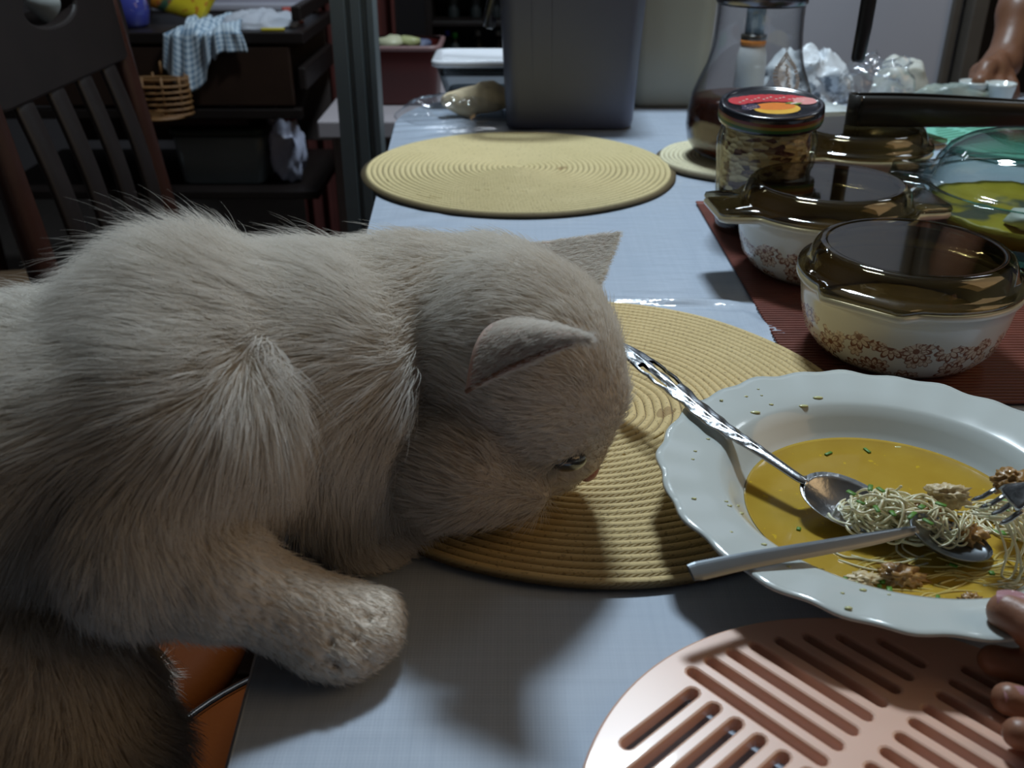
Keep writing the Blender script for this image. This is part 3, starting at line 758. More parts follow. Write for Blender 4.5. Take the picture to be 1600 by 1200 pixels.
# chicken pieces, one thing each
m_chick = pm('fried_chicken', (.36, .19, .05), .45, var=.5, vscale=90, bump=.6, bscale=160, coat=.3)
m_chick2 = pm('pale_chicken', (.62, .48, .26), .45, var=.3, vscale=70, bump=.4, bscale=140, coat=.2)
GP = 'chicken pieces in the noodle soup'
for q, (u_, v_, dz, r, sc_, mm, lb) in enumerate((
        (1408, 900, .001, .0085, (1.3, .9, .6), m_chick, 'brown chicken piece at the lower edge of the soup, above the plate rim'),
        (1480, 775, .014, .0085, (1.3, .9, .7), m_chick2, 'pale chicken piece heaped beyond the noodles on the spoons'),
        (1440, 800, .012, .0065, (1.5, .8, .6), m_chick, 'small browned chicken piece on top of the noodle heap'),
        (1512, 838, .004, .0085, (1.1, .8, .7), m_chick, 'dark brown chicken piece under the fork prongs'),
        (1582, 752, .030, .0075, (1.3, 1, .8), m_chick, 'browned chicken piece speared on the fork'),
        (1517, 938, .0005, .0050, (1, .8, .6), m_chick, 'smallest brown chicken piece by the thumb'),
        (1350, 905, .0003, .0060, (1.5, .8, .4), m_chick2, 'pale chicken sliver at the lower left of the soup among herbs'))):
    c = T(u_, v_, zs+dz)
    tag(mk('chicken_piece', *(lambda VF: ([tuple(Vector(v)*(1+.22*mnoise.noise(Vector(v)*420+Vector((q, 0, 0))))) for v in VF[0]], VF[1]))(ball((0, 0, 0), r, 4, .6, sc_, q+2, 55)), mm, loc=c), lb, 'chicken', GP)
# chopped herbs
hb = []
for q in range(46):
    if q < 10: u_, v_, z_ = ((1330, 770), (1360, 762), (1376, 765), (1395, 802), (1425, 805), (1450, 815), (1440, 792), (1370, 795), (1345, 785), (1470, 788))[q]+(zs+.0245,)
    elif q < 22: u_, v_, z_ = random.uniform(1310, 1390), random.uniform(900, 930), zs+.0008
    elif q < 26: u_, v_, z_ = ((1248, 826), (1360, 678), (1215, 728), (1465, 935))[q-22]+((zs+.0005), PZ+.021, PZ+.018, zs+.0008)[q-22:q-21]
    else: u_, v_, z_ = random.uniform(1400, 1620), random.uniform(760, 950), zs+.0012
    c = T(u_, v_, z_)
    if q in (23, 24): continue
    if (c.x-PXc)**2+(c.y-PYc)**2 > .077**2: continue
    a = random.uniform(0, 3); L = random.uniform(.0022, .0052)*(1.6 if q < 10 else 1.25)
    hb.append(box(c.x, c.y, z_, L, random.uniform(.0016, .0032), .0009, .0003, a, 1))
for u_, v_, a in ((1360, 678, 1.9), (1296, 700, .6)):
    c = T(u_, v_, PZ+.012+.008*(v_ < 690)); hb.append(box(c.x, c.y, PZ+max(SZ, plate_z(math.hypot(c.x-PXc, c.y-PYc)))+.0006, .0058, .0022, .0009, .0003, a, 1))
tag(mk('chopped_herbs', *join(hb), pm('green_herb', (.09, .24, .02), .5, var=.5, vscale=200), kind='stuff'), 'chopped green herbs scattered over the noodle soup', 'herbs')
# splashes of soup and noodle scraps on the rim
sp_ = []
for q in range(26):
    a = random.uniform(1.9, 4.4); r = random.uniform(.086, .124); e = random.uniform(.0007, .0015)
    sp_.append(ball((PXc+r*math.cos(a), PYc+r*math.sin(a), PZ+plate_z(r)+.0001), e, 1, 0, (1.5, 1, .3)))
for u_, v_ in ((1255, 635), (1278, 622), (1403, 700), (1180, 645)):
    c = on_plate(u_, v_); sp_.append(ball((c.x, c.y, c.z+.0003), .0019, 2, 0, (1.8, .8, .4)))
tag(mk('soup_splashes', *join(sp_), pm('splash_yellow', (.60, .60, .30), .2), kind='stuff'), 'yellow soup splashes on the white plate rim', 'soup splash')

# ---------------------------------------------------------------- cutlery
m_steel = pm('worn_steel', (.50, .52, .54), .24, metal=1.0, var=.15, vscale=60, bump=.12, bscale=300)
m_steel2 = pm('plain_steel', (.20, .22, .24), .34, metal=1.0, var=.15, vscale=50)
def sweep(pts, half, th, crown=0.0, edge=None, wave=None, n=9, up0=(0, 0, 1)):
    """flat handle along pts: half width list, thickness, crown (ridge in the middle), wave(s, t) relief"""
    P = [Vector(p) for p in pts]; V, F = [], []
    m = len(P)
    for i, p in enumerate(P):
        t = (P[min(m-1, i+1)]-P[max(0, i-1)]).normalized(); u_ = Vector(up0); u_ = (u_-t*u_.dot(t)).normalized(); s = t.cross(u_)
        top, bot = [], []
        for j in range(n):
            q = -1+2*j/(n-1); z = th*(.5+.0)*(1-abs(q)**4*.7)+crown*(1-q*q)
            if wave: z += wave(i/(m-1), q)
            w = half[i]*(1+(edge(i/(m-1)) if edge else 0))
            top.append(p+s*(q*w)+u_*z); bot.append(p+s*(q*w*.97)-u_*th*.5*(1-abs(q)**4*.5))
        V += top+bot[::-1]
    k_ = 2*n
    for i in range(m-1):
        for j in range(k_):
            j2 = (j+1) % k_; F.append([i*k_+j, (i+1)*k_+j, (i+1)*k_+j2, i*k_+j2])
    F.append(list(range(k_))); F.append([(m-1)*k_+j for j in range(k_)][::-1])
    return [tuple(v) for v in V], F
def interp(xs, ys, x): return float(np.interp(x, xs, ys))
def spoon_bowl(c, d, up, L, Wd, depth, th=.0011):
    """oval spoon bowl: c = heel end, d = direction to the tip"""
    d = Vector(d).normalized(); u_ = Vector(up); u_ = (u_-d*u_.dot(d)).normalized(); s = d.cross(u_)
    V, F = [], []; nr, na = 8, 36
    def pt(r, a, off):
        x = .5*L*(1+r*math.cos(a)); y = r*math.sin(a)*Wd*.5*(1-.16*math.cos(a))
        z = -depth*(1-r*r)*(1-.0*r)-off*(1 if r < .99 else .4)
        return Vector(c)+d*x+s*y+u_*z
    V.append(pt(0, 0, 0))
    for i in range(1, nr+1):
        for j in range(na): V.append(pt(i/nr, 2*PI*j/na, 0))
    for i in range(nr, 0, -1):
        for j in range(na): V.append(pt(i/nr, 2*PI*j/na, th))
    V.append(pt(0, 0, th)); N = len(V)
    for j in range(na): F.append([0, 1+j, 1+(j+1) % na])
    for i in range(2*nr-1):
        for j in range(na):
            j2 = (j+1) % na; F.append([1+i*na+j, 1+(i+1)*na+j, 1+(i+1)*na+j2, 1+i*na+j2])
    for j in range(na): F.append([N-1, N-1-na+(j+1) % na, N-1-na+j])
    return [tuple(v) for v in V], F
# ornate soup spoon resting on the far left of the rim
e0 = T(963, 534, .050); rim = T(1112, 655, .0400); nk = T(1245, 745, .0315); bw0 = T(1258, 752, .0300)
sp1 = thing('soup_spoon', 'steel soup spoon with an ornate pierced handle, loaded with noodles', 'spoon', e0)
hp_ = spline([e0, e0.lerp(rim, .5)+Vector((0, 0, .001)), rim, rim.lerp(nk, .55)+Vector((0, 0, .0004)), nk, bw0], 61)
hw = [interp([0, .03, .08, .16, .24, .32, .38, .46, .58, .72, .86, .95, 1], [.0012, .0050, .0078, .0095, .0085, .0066, .0076, .0062, .0047, .0037, .0034, .0040, .0062], i/60) for i in range(61)]
def edg(t): return .07*math.sin(t*95) if .18 < t < .55 else 0
def wav(t, q):
    if t > .60: return .0004*(1-abs(q))
    if t < .05: return 0
    return .0007*math.sin(t*90+abs(q)*5)*(abs(q) > .22)*(1-abs(q)**3) + .0008*max(0, 1-abs(q)*4)
hm = sweep(hp_, hw, .0020, .0006, edg, wav, 17)
# pierced teardrops either side of the mid rib near the end
F_ = []
for f in hm[1]:
    if len(f) == 4:
        i, j = min(f)//34, None
        js = [v % 34 for v in f]; js = [x if x < 17 else 33-x for x in js]; a = sum(js)/4
        if 8 <= i <= 14 and (10.2 < a < 13.6 or 2.4 < a < 5.8) and all((x % 34 < 17) == (f[0] % 34 < 17) for x in f): continue
    F_.append(f)
mk('handle', hm[0], F_, m_steel, sp1, world=True)
tip1 = T(1392, 815, .0215)
dirb = (tip1-bw0)
mk('spoon_bowl', *spoon_bowl(bw0-dirb.normalized()*.002, dirb, (.05, -.15, 1), .062, .041, .0085), m_steel, sp1, world=True)
# plain flat spoon across the near left rim
a0_ = T(1079, 895, .0440); a1_ = T(1180, 874, .0415); a2_ = T(1340, 846, .0365); a3_ = T(1432, 828, .0330)
sp2 = thing('soup_spoon', 'plain flat-handled steel spoon lying across the near rim of the plate', 'spoon', a0_)
hp_ = spline([a0_, a1_, a2_, a3_], 24)
hw = [interp([0, .04, .3, .7, 1], [.0042, .0050, .0046, .0038, .0026], i/23) for i in range(24)]
mk('handle', *sweep(hp_, hw, .0018, .0, None, None, 9, (0, -.45, 1)), m_steel2, sp2, world=True, smooth=False)
b0_ = a3_; b1_ = T(1512, 846, .0235)
mk('spoon_bowl', *spoon_bowl(b0_-(b1_-b0_).normalized()*.002, b1_-b0_, (0, -.1, 1), .048, .034, .0075), m_steel2, sp2, world=True)
# fork coming in from the right
fk = thing('fork', 'steel fork with prongs dipping into the noodles from the right', 'fork', T(1592, 780, .045))
roots = [T(1556, 764, .054), T(1570, 774, .0535), T(1584, 784, .053), T(1598, 796, .0525)]
tips = [T(1517, 782, .0460), T(1530, 794, .0455), T(1545, 806, .0450), T(1562, 819, .0445)]
for a, b_ in zip(roots, tips):
    m_ = a.lerp(b_, .5)+Vector((0, 0, -.0012))
    mk('prong', *tube([a, a.lerp(m_, .5), m_, m_.lerp(b_, .6), b_], [.0018, .0018, .0017, .0016, .0008], 8, .5), m_steel, fk, world=True)
r0, r1 = roots[0], roots[3]; out_ = ((r0+r1)/2-(tips[0]+tips[3])/2).normalized()
mid = (r0+r1)/2; side = (r1-r0)
hp_ = spline([mid-out_*.001, mid+out_*.012+Vector((0, 0, .002)), mid+out_*.03+Vector((0, 0, .005)), mid+out_*.075+Vector((.01, 0, .016)), mid+out_*.15+Vector((.02, 0, .03))], 30)
hw = [interp([0, .06, .15, .22, .4, .8, 1], [.0098, .0105, .0070, .0030, .0028, .0050, .0055], i/29) for i in range(30)]
mk('handle', *sweep(hp_, hw, .0020, .0003), m_steel, fk, world=True)

# ---------------------------------------------------------------- slotted plastic trivets
def slot(a, b_, w=.0052, n=5):
    a, b_ = Vector((a[0], a[1])), Vector((b_[0], b_[1])); d = (b_-a).normalized(); s = Vector((-d.y, d.x))*w/2; P = []
    for i in range(n+1): th_ = PI/2+PI*i/n; P.append(a+(d*math.cos(th_)*-1*-1 + Vector((-d.y, d.x))*math.sin(th_))*w/2)
    for i in range(n+1): th_ = -PI/2+PI*i/n; P.append(b_+(d*math.cos(th_) + Vector((-d.y, d.x))*math.sin(th_))*w/2)
    return [(p.x, p.y) for p in P]
TRX, TRY, TRR = .1500, .2370, .1270
def cr6(x, y): p = T(880+x*.45, 880+y*.45, .0115); return Vector((p.x-TRX, p.y-TRY))
A0, A1 = cr6(450, 382), cr6(895, 688)
dA = (A1-A0).normalized(); nA = Vector((-dA.y, dA.x))
B0, B1 = cr6(455, 465), cr6(240, 630)
dB = Vector((-dA.y, dA.x)); 
if dB.dot(B1-B0) < 0: dB = -dB
def clipslot(p, d, s0, s1, rmax=.1130):
    pts = [s for s in np.linspace(s0, s1, 60) if (p+d*s).length < rmax]
    return (p+d*pts[0], p+d*pts[-1]) if len(pts) > 3 else None
holes = []
pit = abs((cr6(520, 350)-A0).dot(nA)); pit = .0118
g = A0.dot(dA)          # where the long row starts along dA
la = (A1-A0).length
sg = 1 if (cr6(520, 350)-A0).dot(nA) > 0 else -1
o0 = A0.dot(nA)
for q in range(-14, 9):
    off = o0+sg*pit*q
    base = nA*off
    # upper field: long slots along dA, short stubs before them
    segs = []
    if q >= 0: segs = [(g-.030, g-.0088), (g, g+la), (g+la+.016, g+2*la+.016)]
    else: segs = [(g+la+.016, g+2*la+.016)]
    for s0, s1 in segs:
        c = clipslot(base, dA, s0, s1)
        if c and (c[1]-c[0]).length > .0016: holes.append(slot(c[0], c[1]))
h0 = o0-sg*.010
for q in range(-4, 14):
    base = dA*(g-.004+pit*q)
    if g-.004+pit*q > g+la+.004: break
    for s0, s1 in ((.0, la), (la+.016, 2*la)):
        a_ = dB*0; pn = nA*(h0)
        c = clipslot(base+pn, -nA*sg, s0, s1)
        if c and (c[1]-c[0]).length > .006: holes.append(slot(c[0], c[1]))
base_h = [np.array(h) for h in holes]
for h in base_h:      # the unseen half repeats the pattern turned round
    hr = -h
    if all(np.min(np.linalg.norm(hr[:, None]-o[None], axis=2)) > .0058 for o in [np.array(q) for q in holes]): holes.append([tuple(p) for p in hr])
cir = [(TRR*math.cos(2*PI*j/120), TRR*math.sin(2*PI*j/120)) for j in range(120)]
m_pink = pm('pink_plastic', (.80, .50, .38), .32, var=.04, vscale=20, coat=.2, sub=.1)
tv = thing('trivet', 'round pink plastic trivet with slots, under the near edge of the soup plate', 'trivet', (TRX, TRY, .0008), 0, None)
mk('slotted_plate', *slab(cir, .0035, .0115, holes, .0014), m_pink, tv, smooth=False)
for q in range(4):
    a = PI/4+q*PI/2; mk('foot', *lathe([(.0001, 0), (.006, 0), (.0068, .0012), (.0068, .0042), (.0001, .0042)], 20), m_pink, tv, loc=(.119*math.cos(a), .119*math.sin(a), 0))
m_mint = pm('mint_plastic', (.22, .62, .48), .35, var=.04, coat=.2)
tv2 = copy_tree(tv, (.722, 1.368, .0008), math.radians(75), 'mint green slotted plastic trivet beyond the clear glass casserole')
for ch in tv2.children:
    ch.data = ch.data.copy(); ch.data.materials[0] = m_mint

# ---------------------------------------------------------------- back of the table
m_binp = pm('grey_bin_plastic', (.105, .115, .175), .38, var=.06, vscale=6, bump=.05, bscale=40)
bn = thing('storage_bin', 'tall dark grey plastic bin standing on the far end of the table', 'bin', (.0875, 1.535, .0006))
lv = [(.0905, .066, .0), (.0945, .070, .003), (.0965, .072, .012), (.110, .083, .285)]
ov = rr_loft(lv, .022, 8, True, False); iv = rr_loft([(.107, .080, .285), (.093, .068, .006)], .02, 8, False, True)
mk('bin_body', *join([ov, iv]), m_binp, bn)
mk('rim', *join([rr_loft([(.110, .083, .272), (.114, .087, .274), (.114, .087, .286), (.108, .081, .287)], .024, 8, False, False)]), m_binp, bn)
for x in (-.055, -.028):
    mk('moulded_line', *beam((x, -.0712, .012), (x*1.12, -.0822, .27), .0014, .0016, .0004), m_binp, bn)
mk('carry_handle', *tube(spline([(.106, -.02, .262), (.02, -.10, .30), (-.09, -.115, .235), (-.122, -.09, .165), (-.116, -.05, .150)], 24), .0095, 10, .6), m_blkp, bn)
# frosted pitcher behind it
m_frost = bpy.data.materials.new('frosted_plastic'); m_frost.use_nodes = True
k = NT(m_frost); b = k.n['Principled BSDF']; b.inputs['Base Color'].default_value = (.60, .57, .48, 1); b.inputs['Roughness'].default_value = .35
trn = k.new('ShaderNodeBsdfTransparent'); trn.inputs[0].default_value = (.80, .84, .82, 1)
mx = k.new('ShaderNodeMixShader'); mx.inputs[0].default_value = .52; k.l.new(b.outputs[0], mx.inputs[1]); k.l.new(trn.outputs[0], mx.inputs[2]); k.l.new(mx.outputs[0], k.n['Material Output'].inputs[0])
fp = thing('frosted_pitcher', 'tall frosted plastic pitcher with pale liquid, behind the grey bin', 'pitcher', (.257, 1.692, .0006))
lv = [(.060, .060, .0), (.066, .066, .006), (.070, .070, .10), (.077, .077, .27)]
mk('pitcher_body', *join([rr_loft(lv, .03, 8, True, False), rr_loft([(.0745, .0745, .27), (.0675, .0675, .10), (.063, .063, .006)], .029, 8, False, True)]), m_frost, fp)
mk('pale_liquid', *rr_loft([(.062, .062, .0065), (.0648, .0648, .05), (.0655, .0655, .074)], .028, 8), pm('pale_barley_water', (.40, .40, .24), .3, var=.08), fp, kind='stuff')
mk('pitcher_lid', *rr_loft([(.079, .079, .262), (.081, .081, .266), (.081, .081, .280), (.070, .070, .286)], .032, 8), pm('blue_lid', (.10, .22, .32), .4), fp)
# white dinner plate behind the coffee server
dp = thing('dinner_plate', 'large white plate partly hidden behind the glass coffee server', 'plate', (.415, 1.475, .0006))
mk('plate_body', *lathe_open([(.0001, .003), (.07, .003), (.073, .0), (.078, .002), (.095, .010), (.128, .017), (.131, .019), (.128, .0205), (.095, .0145), (.078, .008), (.0001, .007)], 96), m_china, dp)
# clear food box with white lid
m_tub = glass('clear_tub', (.72, .80, .84), (.35, .42, .46), 1.0, .15)
fb = thing('food_box', 'clear plastic food box with a white lid at the far left end of the table', 'food container', (-.030, 1.690, .0006))
mk('box_body', *join([rr_loft([(.072, .048, .0), (.076, .052, .003), (.096, .064, .066)], .018, 6, True, False)]), m_tub, fb)
mk('box_base', *rr_loft([(.071, .047, .0012), (.078, .052, .018)], .018, 6), pm('tub_contents', (.42, .47, .50), .6, var=.1), fb, kind='stuff')
mk('lid', *rr_loft([(.099, .067, .064), (.102, .070, .066), (.102, .070, .0735), (.099, .067, .0755), (.092, .060, .0745), (.090, .058, .0710)], .02, 8), pm('white_lid_plastic', (.84, .85, .90), .16, coat=.4), fb)
# ginger root in a loose clear bag
gr = thing('ginger_root', 'knobbly beige ginger root in front of the clear food box', 'ginger', (-.072, 1.552, .001))
gb = Blob(); gb.chain([((-.032, .002, .026), .009), ((-.014, 0, .024), .015), ((.010, .003, .026), .019), ((.036, .006, .030), .021), ((.06, .005, .028), .016)]); gb.cone((.000, -.006, .014), .011, (.004, -.006, .012), .010); gb.cone((.034, .0, .042), .012, (.040, 0, .046), .008)
V, Q = gb.mesh(.003, .012)
V = V + .0016*np.array([[mnoise.noise(Vector(v)*90), mnoise.noise(Vector(v)*90+Vector((9, 0, 0))), mnoise.noise(Vector(v)*90+Vector((0, 9, 0)))] for v in V])
V[:, 2] = np.maximum(V[:, 2], .0)
mk('root_body', V, Q, pm('ginger_skin', (.80, .65, .42), .7, var=.25, vscale=60, bump=.3, bscale=120), gr)
m_film = glass('clear_film', (.99, .99, .99), (.74, .77, .80), 3.0, .08)
def crumple(hx, hy, hz, n=26, amp=.006, seed=0, top=None):
    V, F = [], []
    for i in range(n+1):
        ph_ = PI*.5*i/n
        for j in range(2*n):
            a = 2*PI*j/(2*n); r = math.sin(ph_)**.7; z = math.cos(ph_)
            p = Vector((hx*r*math.cos(a), hy*r*math.sin(a), hz*z))
            q = p*38+Vector((seed*7.3, seed*1.1, seed)); d = Vector((mnoise.noise(q), mnoise.noise(q+Vector((31, 0, 0))), mnoise.noise(q+Vector((0, 31, 0)))))
            d2 = abs(mnoise.noise(q*2.3))
            p = p + d*amp*1.6 + Vector((0, 0, 1))*(d2*amp*(.3+z))
            V.append((p.x, p.y, max(p.z, .0006)))
    m2 = 2*n
    for i in range(n):
        for j in range(m2): F.append([i*m2+j, (i+1)*m2+j, (i+1)*m2+(j+1) % m2, i*m2+(j+1) % m2])
    return V, F
tag(mk('plastic_bag', *crumple(.085, .042, .034, 24, .006, 4), m_film, loc=(-.098, 1.540, .0002), smooth=True), 'loose clear plastic bag around the ginger root', 'bag')
# white pump bottle seen through the coffee server
pb = thing('pump_bottle', 'white bottle with a blue-grey cap and orange ring, seen through the coffee server', 'bottle', (.392, 1.640, .0006))
m_wp = pm('white_plastic', (.66, .68, .70), .35, var=.03)
mk('bottle_body', *lathe([(.0001, 0), (.022, 0), (.0245, .003), (.0245, .068), (.0235, .082), (.0205, .094), (.0185, .098), (.0001, .098)], 40), m_wp, pb)
mk('orange_ring', *lathe([(.0175, .098), (.0205, .0985), (.0205, .106), (.0175, .1065)], 40, close=True), pm('orange_ring', (.60, .20, .03), .4), pb)
mk('dark_collar', *lathe([(.0001, .106), (.0205, .106), (.0205, .114), (.0001, .115)], 40), pm('dark_collar', (.03, .025, .02), .3), pb)
mk('cap', *lathe([(.0001, .114), (.0155, .114), (.0150, .146), (.0155, .149), (.0140, .168), (.0120, .171), (.0001, .171)], 40), pm('blue_grey_cap', (.14, .20, .27), .25, coat=.3), pb)
# plastic bags and packages by the wall
tag(mk('plastic_bag', *crumple(.065, .040, .080, 30, .013, 11), m_film, loc=(.590, 1.598, .0006)), 'crinkled clear plastic bag heaped in front of the pale wall', 'bag')
m_wbag = bpy.data.materials.new('white_printed_bag'); m_wbag.use_nodes = True
k = NT(m_wbag); b = k.n['Principled BSDF']; b.inputs['Roughness'].default_value = .35
tc = k.n.new('ShaderNodeTexCoord'); n = k.noise(55, tc.outputs['Object'], 4, .7); sp = k.n.new('ShaderNodeSeparateXYZ'); k.l.new(tc.outputs['Object'], sp.inputs[0])
low = k.math('LESS_THAN', sp.outputs[2], .045)
k.l.new(k.mix(k.math('MULTIPLY', k.math('GREATER_THAN', n, .54), k.math('MULTIPLY', low, .8)), C4((.62, .66, .70)), C4((.06, .09, .13))), b.inputs['Base Color'])
tag(mk('carrier_bag', *crumple(.085, .042, .072, 30, .012, 2), m_wbag, loc=(.500, 1.695, .0006)), 'white carrier bag with dark blurred print beside the pale wall', 'bag')
tag(mk('wrapped_bun', *crumple(.048, .042, .066, 24, .004, 6), pm('white_wrap', (.56, .57, .52), .35, var=.06), loc=(.672, 1.715, .0006)), 'rounded white wrapped bundle right of the crinkled bag', 'bundle')
m_pack = bpy.data.materials.new('green_grey_packet'); m_pack.use_nodes = True
k = NT(m_pack); b = k.n['Principled BSDF']; b.inputs['Roughness'].default_value = .3
tc = k.n.new('ShaderNodeTexCoord'); n = k.noise(28, tc.outputs['Object'], 3)
k.l.new(k.ramp(n, [(0, (.10, .20, .22, 1)), (.45, (.24, .29, .27, 1)), (.62, (.30, .34, .30, 1)), (.70, (.10, .30, .08, 1)), (1, (.4, .3, .2, 1))]), b.inputs['Base Color'])
tag(mk('food_packet', *crumple(.085, .030, .034, 26, .006, 8), m_pack, loc=(.745, 1.640, .0006)), 'flat grey-green food packet behind the black tongs', 'packet')
tag(mk('paper_napkin', *crumple(.055, .035, .014, 20, .004, 14), pm('napkin_white', (.68, .70, .74), .8, var=.04), loc=(.622, 1.505, .0006)), 'folded white napkin lying beyond the black tongs', 'napkin')
# two small white dishes under the standing person's hand
for q, (u_, v_, lb) in enumerate(((1514, 163, 'small white cup before the hand, left one'), (1557, 166, 'small white cup before the hand, nearer the right edge'))):
    c = T(u_, v_+2, .001)
    dsh = thing('small_cup', lb, 'cup', c)
    mk('cup_body', *lathe_open([(.0001, .002), (.012, .0), (.017, .004), (.0225, .036), (.0230, .040), (.0215, .0395), (.015, .006), (.0001, .004)], 36), m_china, dsh)
# black kitchen tongs lying over the back lid
m_tong = pm('black_tongs', (.022, .020, .017), .32, var=.3, vscale=30, coat=.15)
L0, L1 = Vector((.388, 1.102, .0885)), Vector((.660, 1.092, .0890))
tg = thing('kitchen_tongs', 'black folded kitchen tongs with toothed edges lying across the back lids', 'tongs', L0)
d_ = (L1-L0).normalized(); s_ = Vector((-d_.y, d_.x, 0)).normalized()
def arm(side):
    """one sprung arm: an upright strip with a rolled upper edge, toothed towards its tip"""
    V, F = [], []; n = 64
    for i in range(n+1):
        t = i/n; o = side*(.0115-.006*smooth01(t*1.2)+.004*math.sin(PI*min(1, t*1.1))); c = L0.lerp(L1, t)+s_*o
        h = .0335-.008*smooth01((t-.1)*1.2); tooth = .0018 if (i % 2 == 0 and t > .70) else 0; q = side
        for y_, z_ in ((0, -tooth), (.0006*q, .004), (.0026*q, .010), (.0026*q, h-.010), (.0006*q, h-.003), (-.0024*q, h+tooth), (-.0036*q, h-.001), (-.0016*q, h-.005), (.0006*q, h-.011), (.0006*q, .010), (-.0014*q, .004), (-.0020*q, 0)):
            V.append(tuple(c+s_*y_+Vector((0, 0, z_))))
    for i in range(n):
        for j in range(12): F.append([i*12+j, i*12+(j+1) % 12, (i+1)*12+(j+1) % 12, (i+1)*12+j])
    F.append(list(range(12))[::-1]); F.append([n*12+j for j in range(12)])
    return V, F
mk('tong_arm', *arm(-1), m_tong, tg, world=True)
mk('tong_arm', *arm(1), m_tong, tg, world=True)
sv, sf = [], []
for i in range(19):
    a = PI/2+PI*i/18
    for z_ in (.0, .0335):
        for rr2 in (.0128, .0106): sv.append(tuple(L0+d_*(rr2*.9*math.cos(a)+.001)+s_*(rr2*math.sin(a))+Vector((0, 0, z_))))
for i in range(18):
    q = i*4
    sf += [[q, q+2, q+6, q+4], [q+1, q+5, q+7, q+3], [q, q+4, q+5, q+1], [q+2, q+3, q+7, q+6]]
sf += [[0, 1, 3, 2], [72, 74, 75, 73]]
mk('spring_bend', sv, sf, m_tong, tg, world=True)

# ---------------------------------------------------------------- background furniture
m_dark = pm('dark_wood', (.011, .007, .006), .45, var=.4, vscale=18)
m_darkr = pm('reddish_dark_wood', (.030, .009, .005), .40, var=.4, vscale=14)
# low white side counter past the table end, with red tub
sc_ = thing('side_counter', 'low pale counter just past the far end of the table', 'counter', (-.12, 2.25, FLZ))
m_ledge = pm('pale_counter', (.42, .38, .40), .5, var=.05)
mk('counter_top', *box(-.12, 2.25, -.118, .56, .52, .036, .004), m_ledge, sc_, world=True, smooth=False)
mk('cabinet_body', *box(-.12, 2.27, -.443, .52, .46, .61, .004), pm('counter_body', (.22, .18, .17), .6, var=.1), sc_, world=True, smooth=False)
rt = thing('red_tub', 'dark red tub full of small packets on the pale counter', 'tub', (-.245, 2.22, -.0995))
m_redt = pm('dark_red_plastic', (.085, .008, .006), .4, var=.15, vscale=10)
mk('tub_body', *join([rr_loft([(.075, .07, 0), (.080, .075, .004), (.088, .083, .118)], .02, 6, True, False), rr_loft([(.085, .080, .118), (.077, .072, .008)], .02, 6, False, True)]), m_redt, rt)
mk('tub_rim', *rr_loft([(.088, .083, .114), (.094, .089, .116), (.094, .089, .124), (.086, .081, .125)], .024, 6, False, False), pm('pinkish_rim', (.24, .14, .14), .4), rt)
for q, (x, y, r, c, lb) in enumerate(((-.265, 2.20, .030, (.50, .50, .34), 'pale yellow packet on top of the red tub'), (-.225, 2.21, .026, (.40, .42, .20), 'greenish packet on top of the red tub'), (-.285, 2.25, .024, (.30, .26, .26), 'dull pink packet in the red tub'), (-.205, 2.25, .024, (.10, .12, .2), 'dark blue packet in the red tub'))):
    mm = pm('packet_%d' % q, c, .4, var=.2, vscale=40)
    tag(mk('small_packet', *ball((0, 0, 0), r, 2, .5, (1.1, 1, .55), q), mm, loc=(x, y, .012+(.012 if q < 2 else 0))), lb, 'packet', 'packets in the red tub')
# dark shelf unit with bottles behind the bin
sh = thing('shelf_unit', 'dark wooden shelf unit with bottles, behind the grey bin', 'shelf', (.05, 3.0, FLZ))
mk('side_panel', *box(-.235, 3.0, .1, .02, .26, 1.7, .002), m_dark, sh, world=True, smooth=False)
mk('side_panel', *box(.335, 3.0, .1, .02, .26, 1.7, .002), m_dark, sh, world=True, smooth=False)
mk('back_panel', *box(.05, 3.14, .1, .59, .015, 1.7, .001), m_dark, sh, world=True, smooth=False)
for z in (-.44, -.16, -.02, .125, .27): mk('shelf_board', *box(.05, 3.0, z, .55, .25, .014, .002), m_dark, sh, world=True, smooth=False)
def bottle(x, y, z, h, r, gc, cc, label, group):
    t = thing('bottle', label, 'bottle', (x, y, z), 0, group)
    mk('bottle_body', *lathe([(.0001, 0), (r*.95, 0), (r, r*.15), (r, h*.55), (r*.8, h*.66), (r*.42, h*.76), (r*.40, h*.86), (.0001, h*.86)], 20), pm('bottle_glass_%.2f_%.2f' % (x, z), gc, .2, var=.1), t)
    mk('cap', *lathe([(.0001, h*.85), (r*.46, h*.85), (r*.46, h*.985), (r*.40, h), (.0001, h)], 16), pm('cap_%.2f_%.2f' % (x, z), cc, .35), t)
blu, grn, wht = (.05, .07, .75), (.05, .42, .08), (.5, .5, .45)
POS = ('leftmost', 'second', 'third', 'leftmost', 'second', 'leftmost', 'second', 'third', 'fourth', 'third')
for q, (x, z, c) in enumerate(((-.165, .001+.132, blu), (-.10, .132, grn), (-.03, .132, grn), (-.17, -.013, blu), (-.105, -.013, blu), (-.19, -.153, blu), (-.165, -.153+.0, grn), (-.10, -.153, wht), (-.04, -.153, wht), (-.045, -.013, blu))):
    row = ('upper', 'middle', 'lower')[0 if z > .1 else (1 if z > -.1 else 2)]
    pos = POS[q]; cn_ = {blu: 'blue', grn: 'green', wht: 'white'}[c]
    bottle(x, 2.97-(.05 if q == 6 else 0), z, .105 if z < .1 else .12, .017, (.03, .035, .035), c, '%s-capped dark bottle on the %s shelf behind the grey bin, %s in its row' % (cn_, row, pos), 'bottles on the dark shelf')
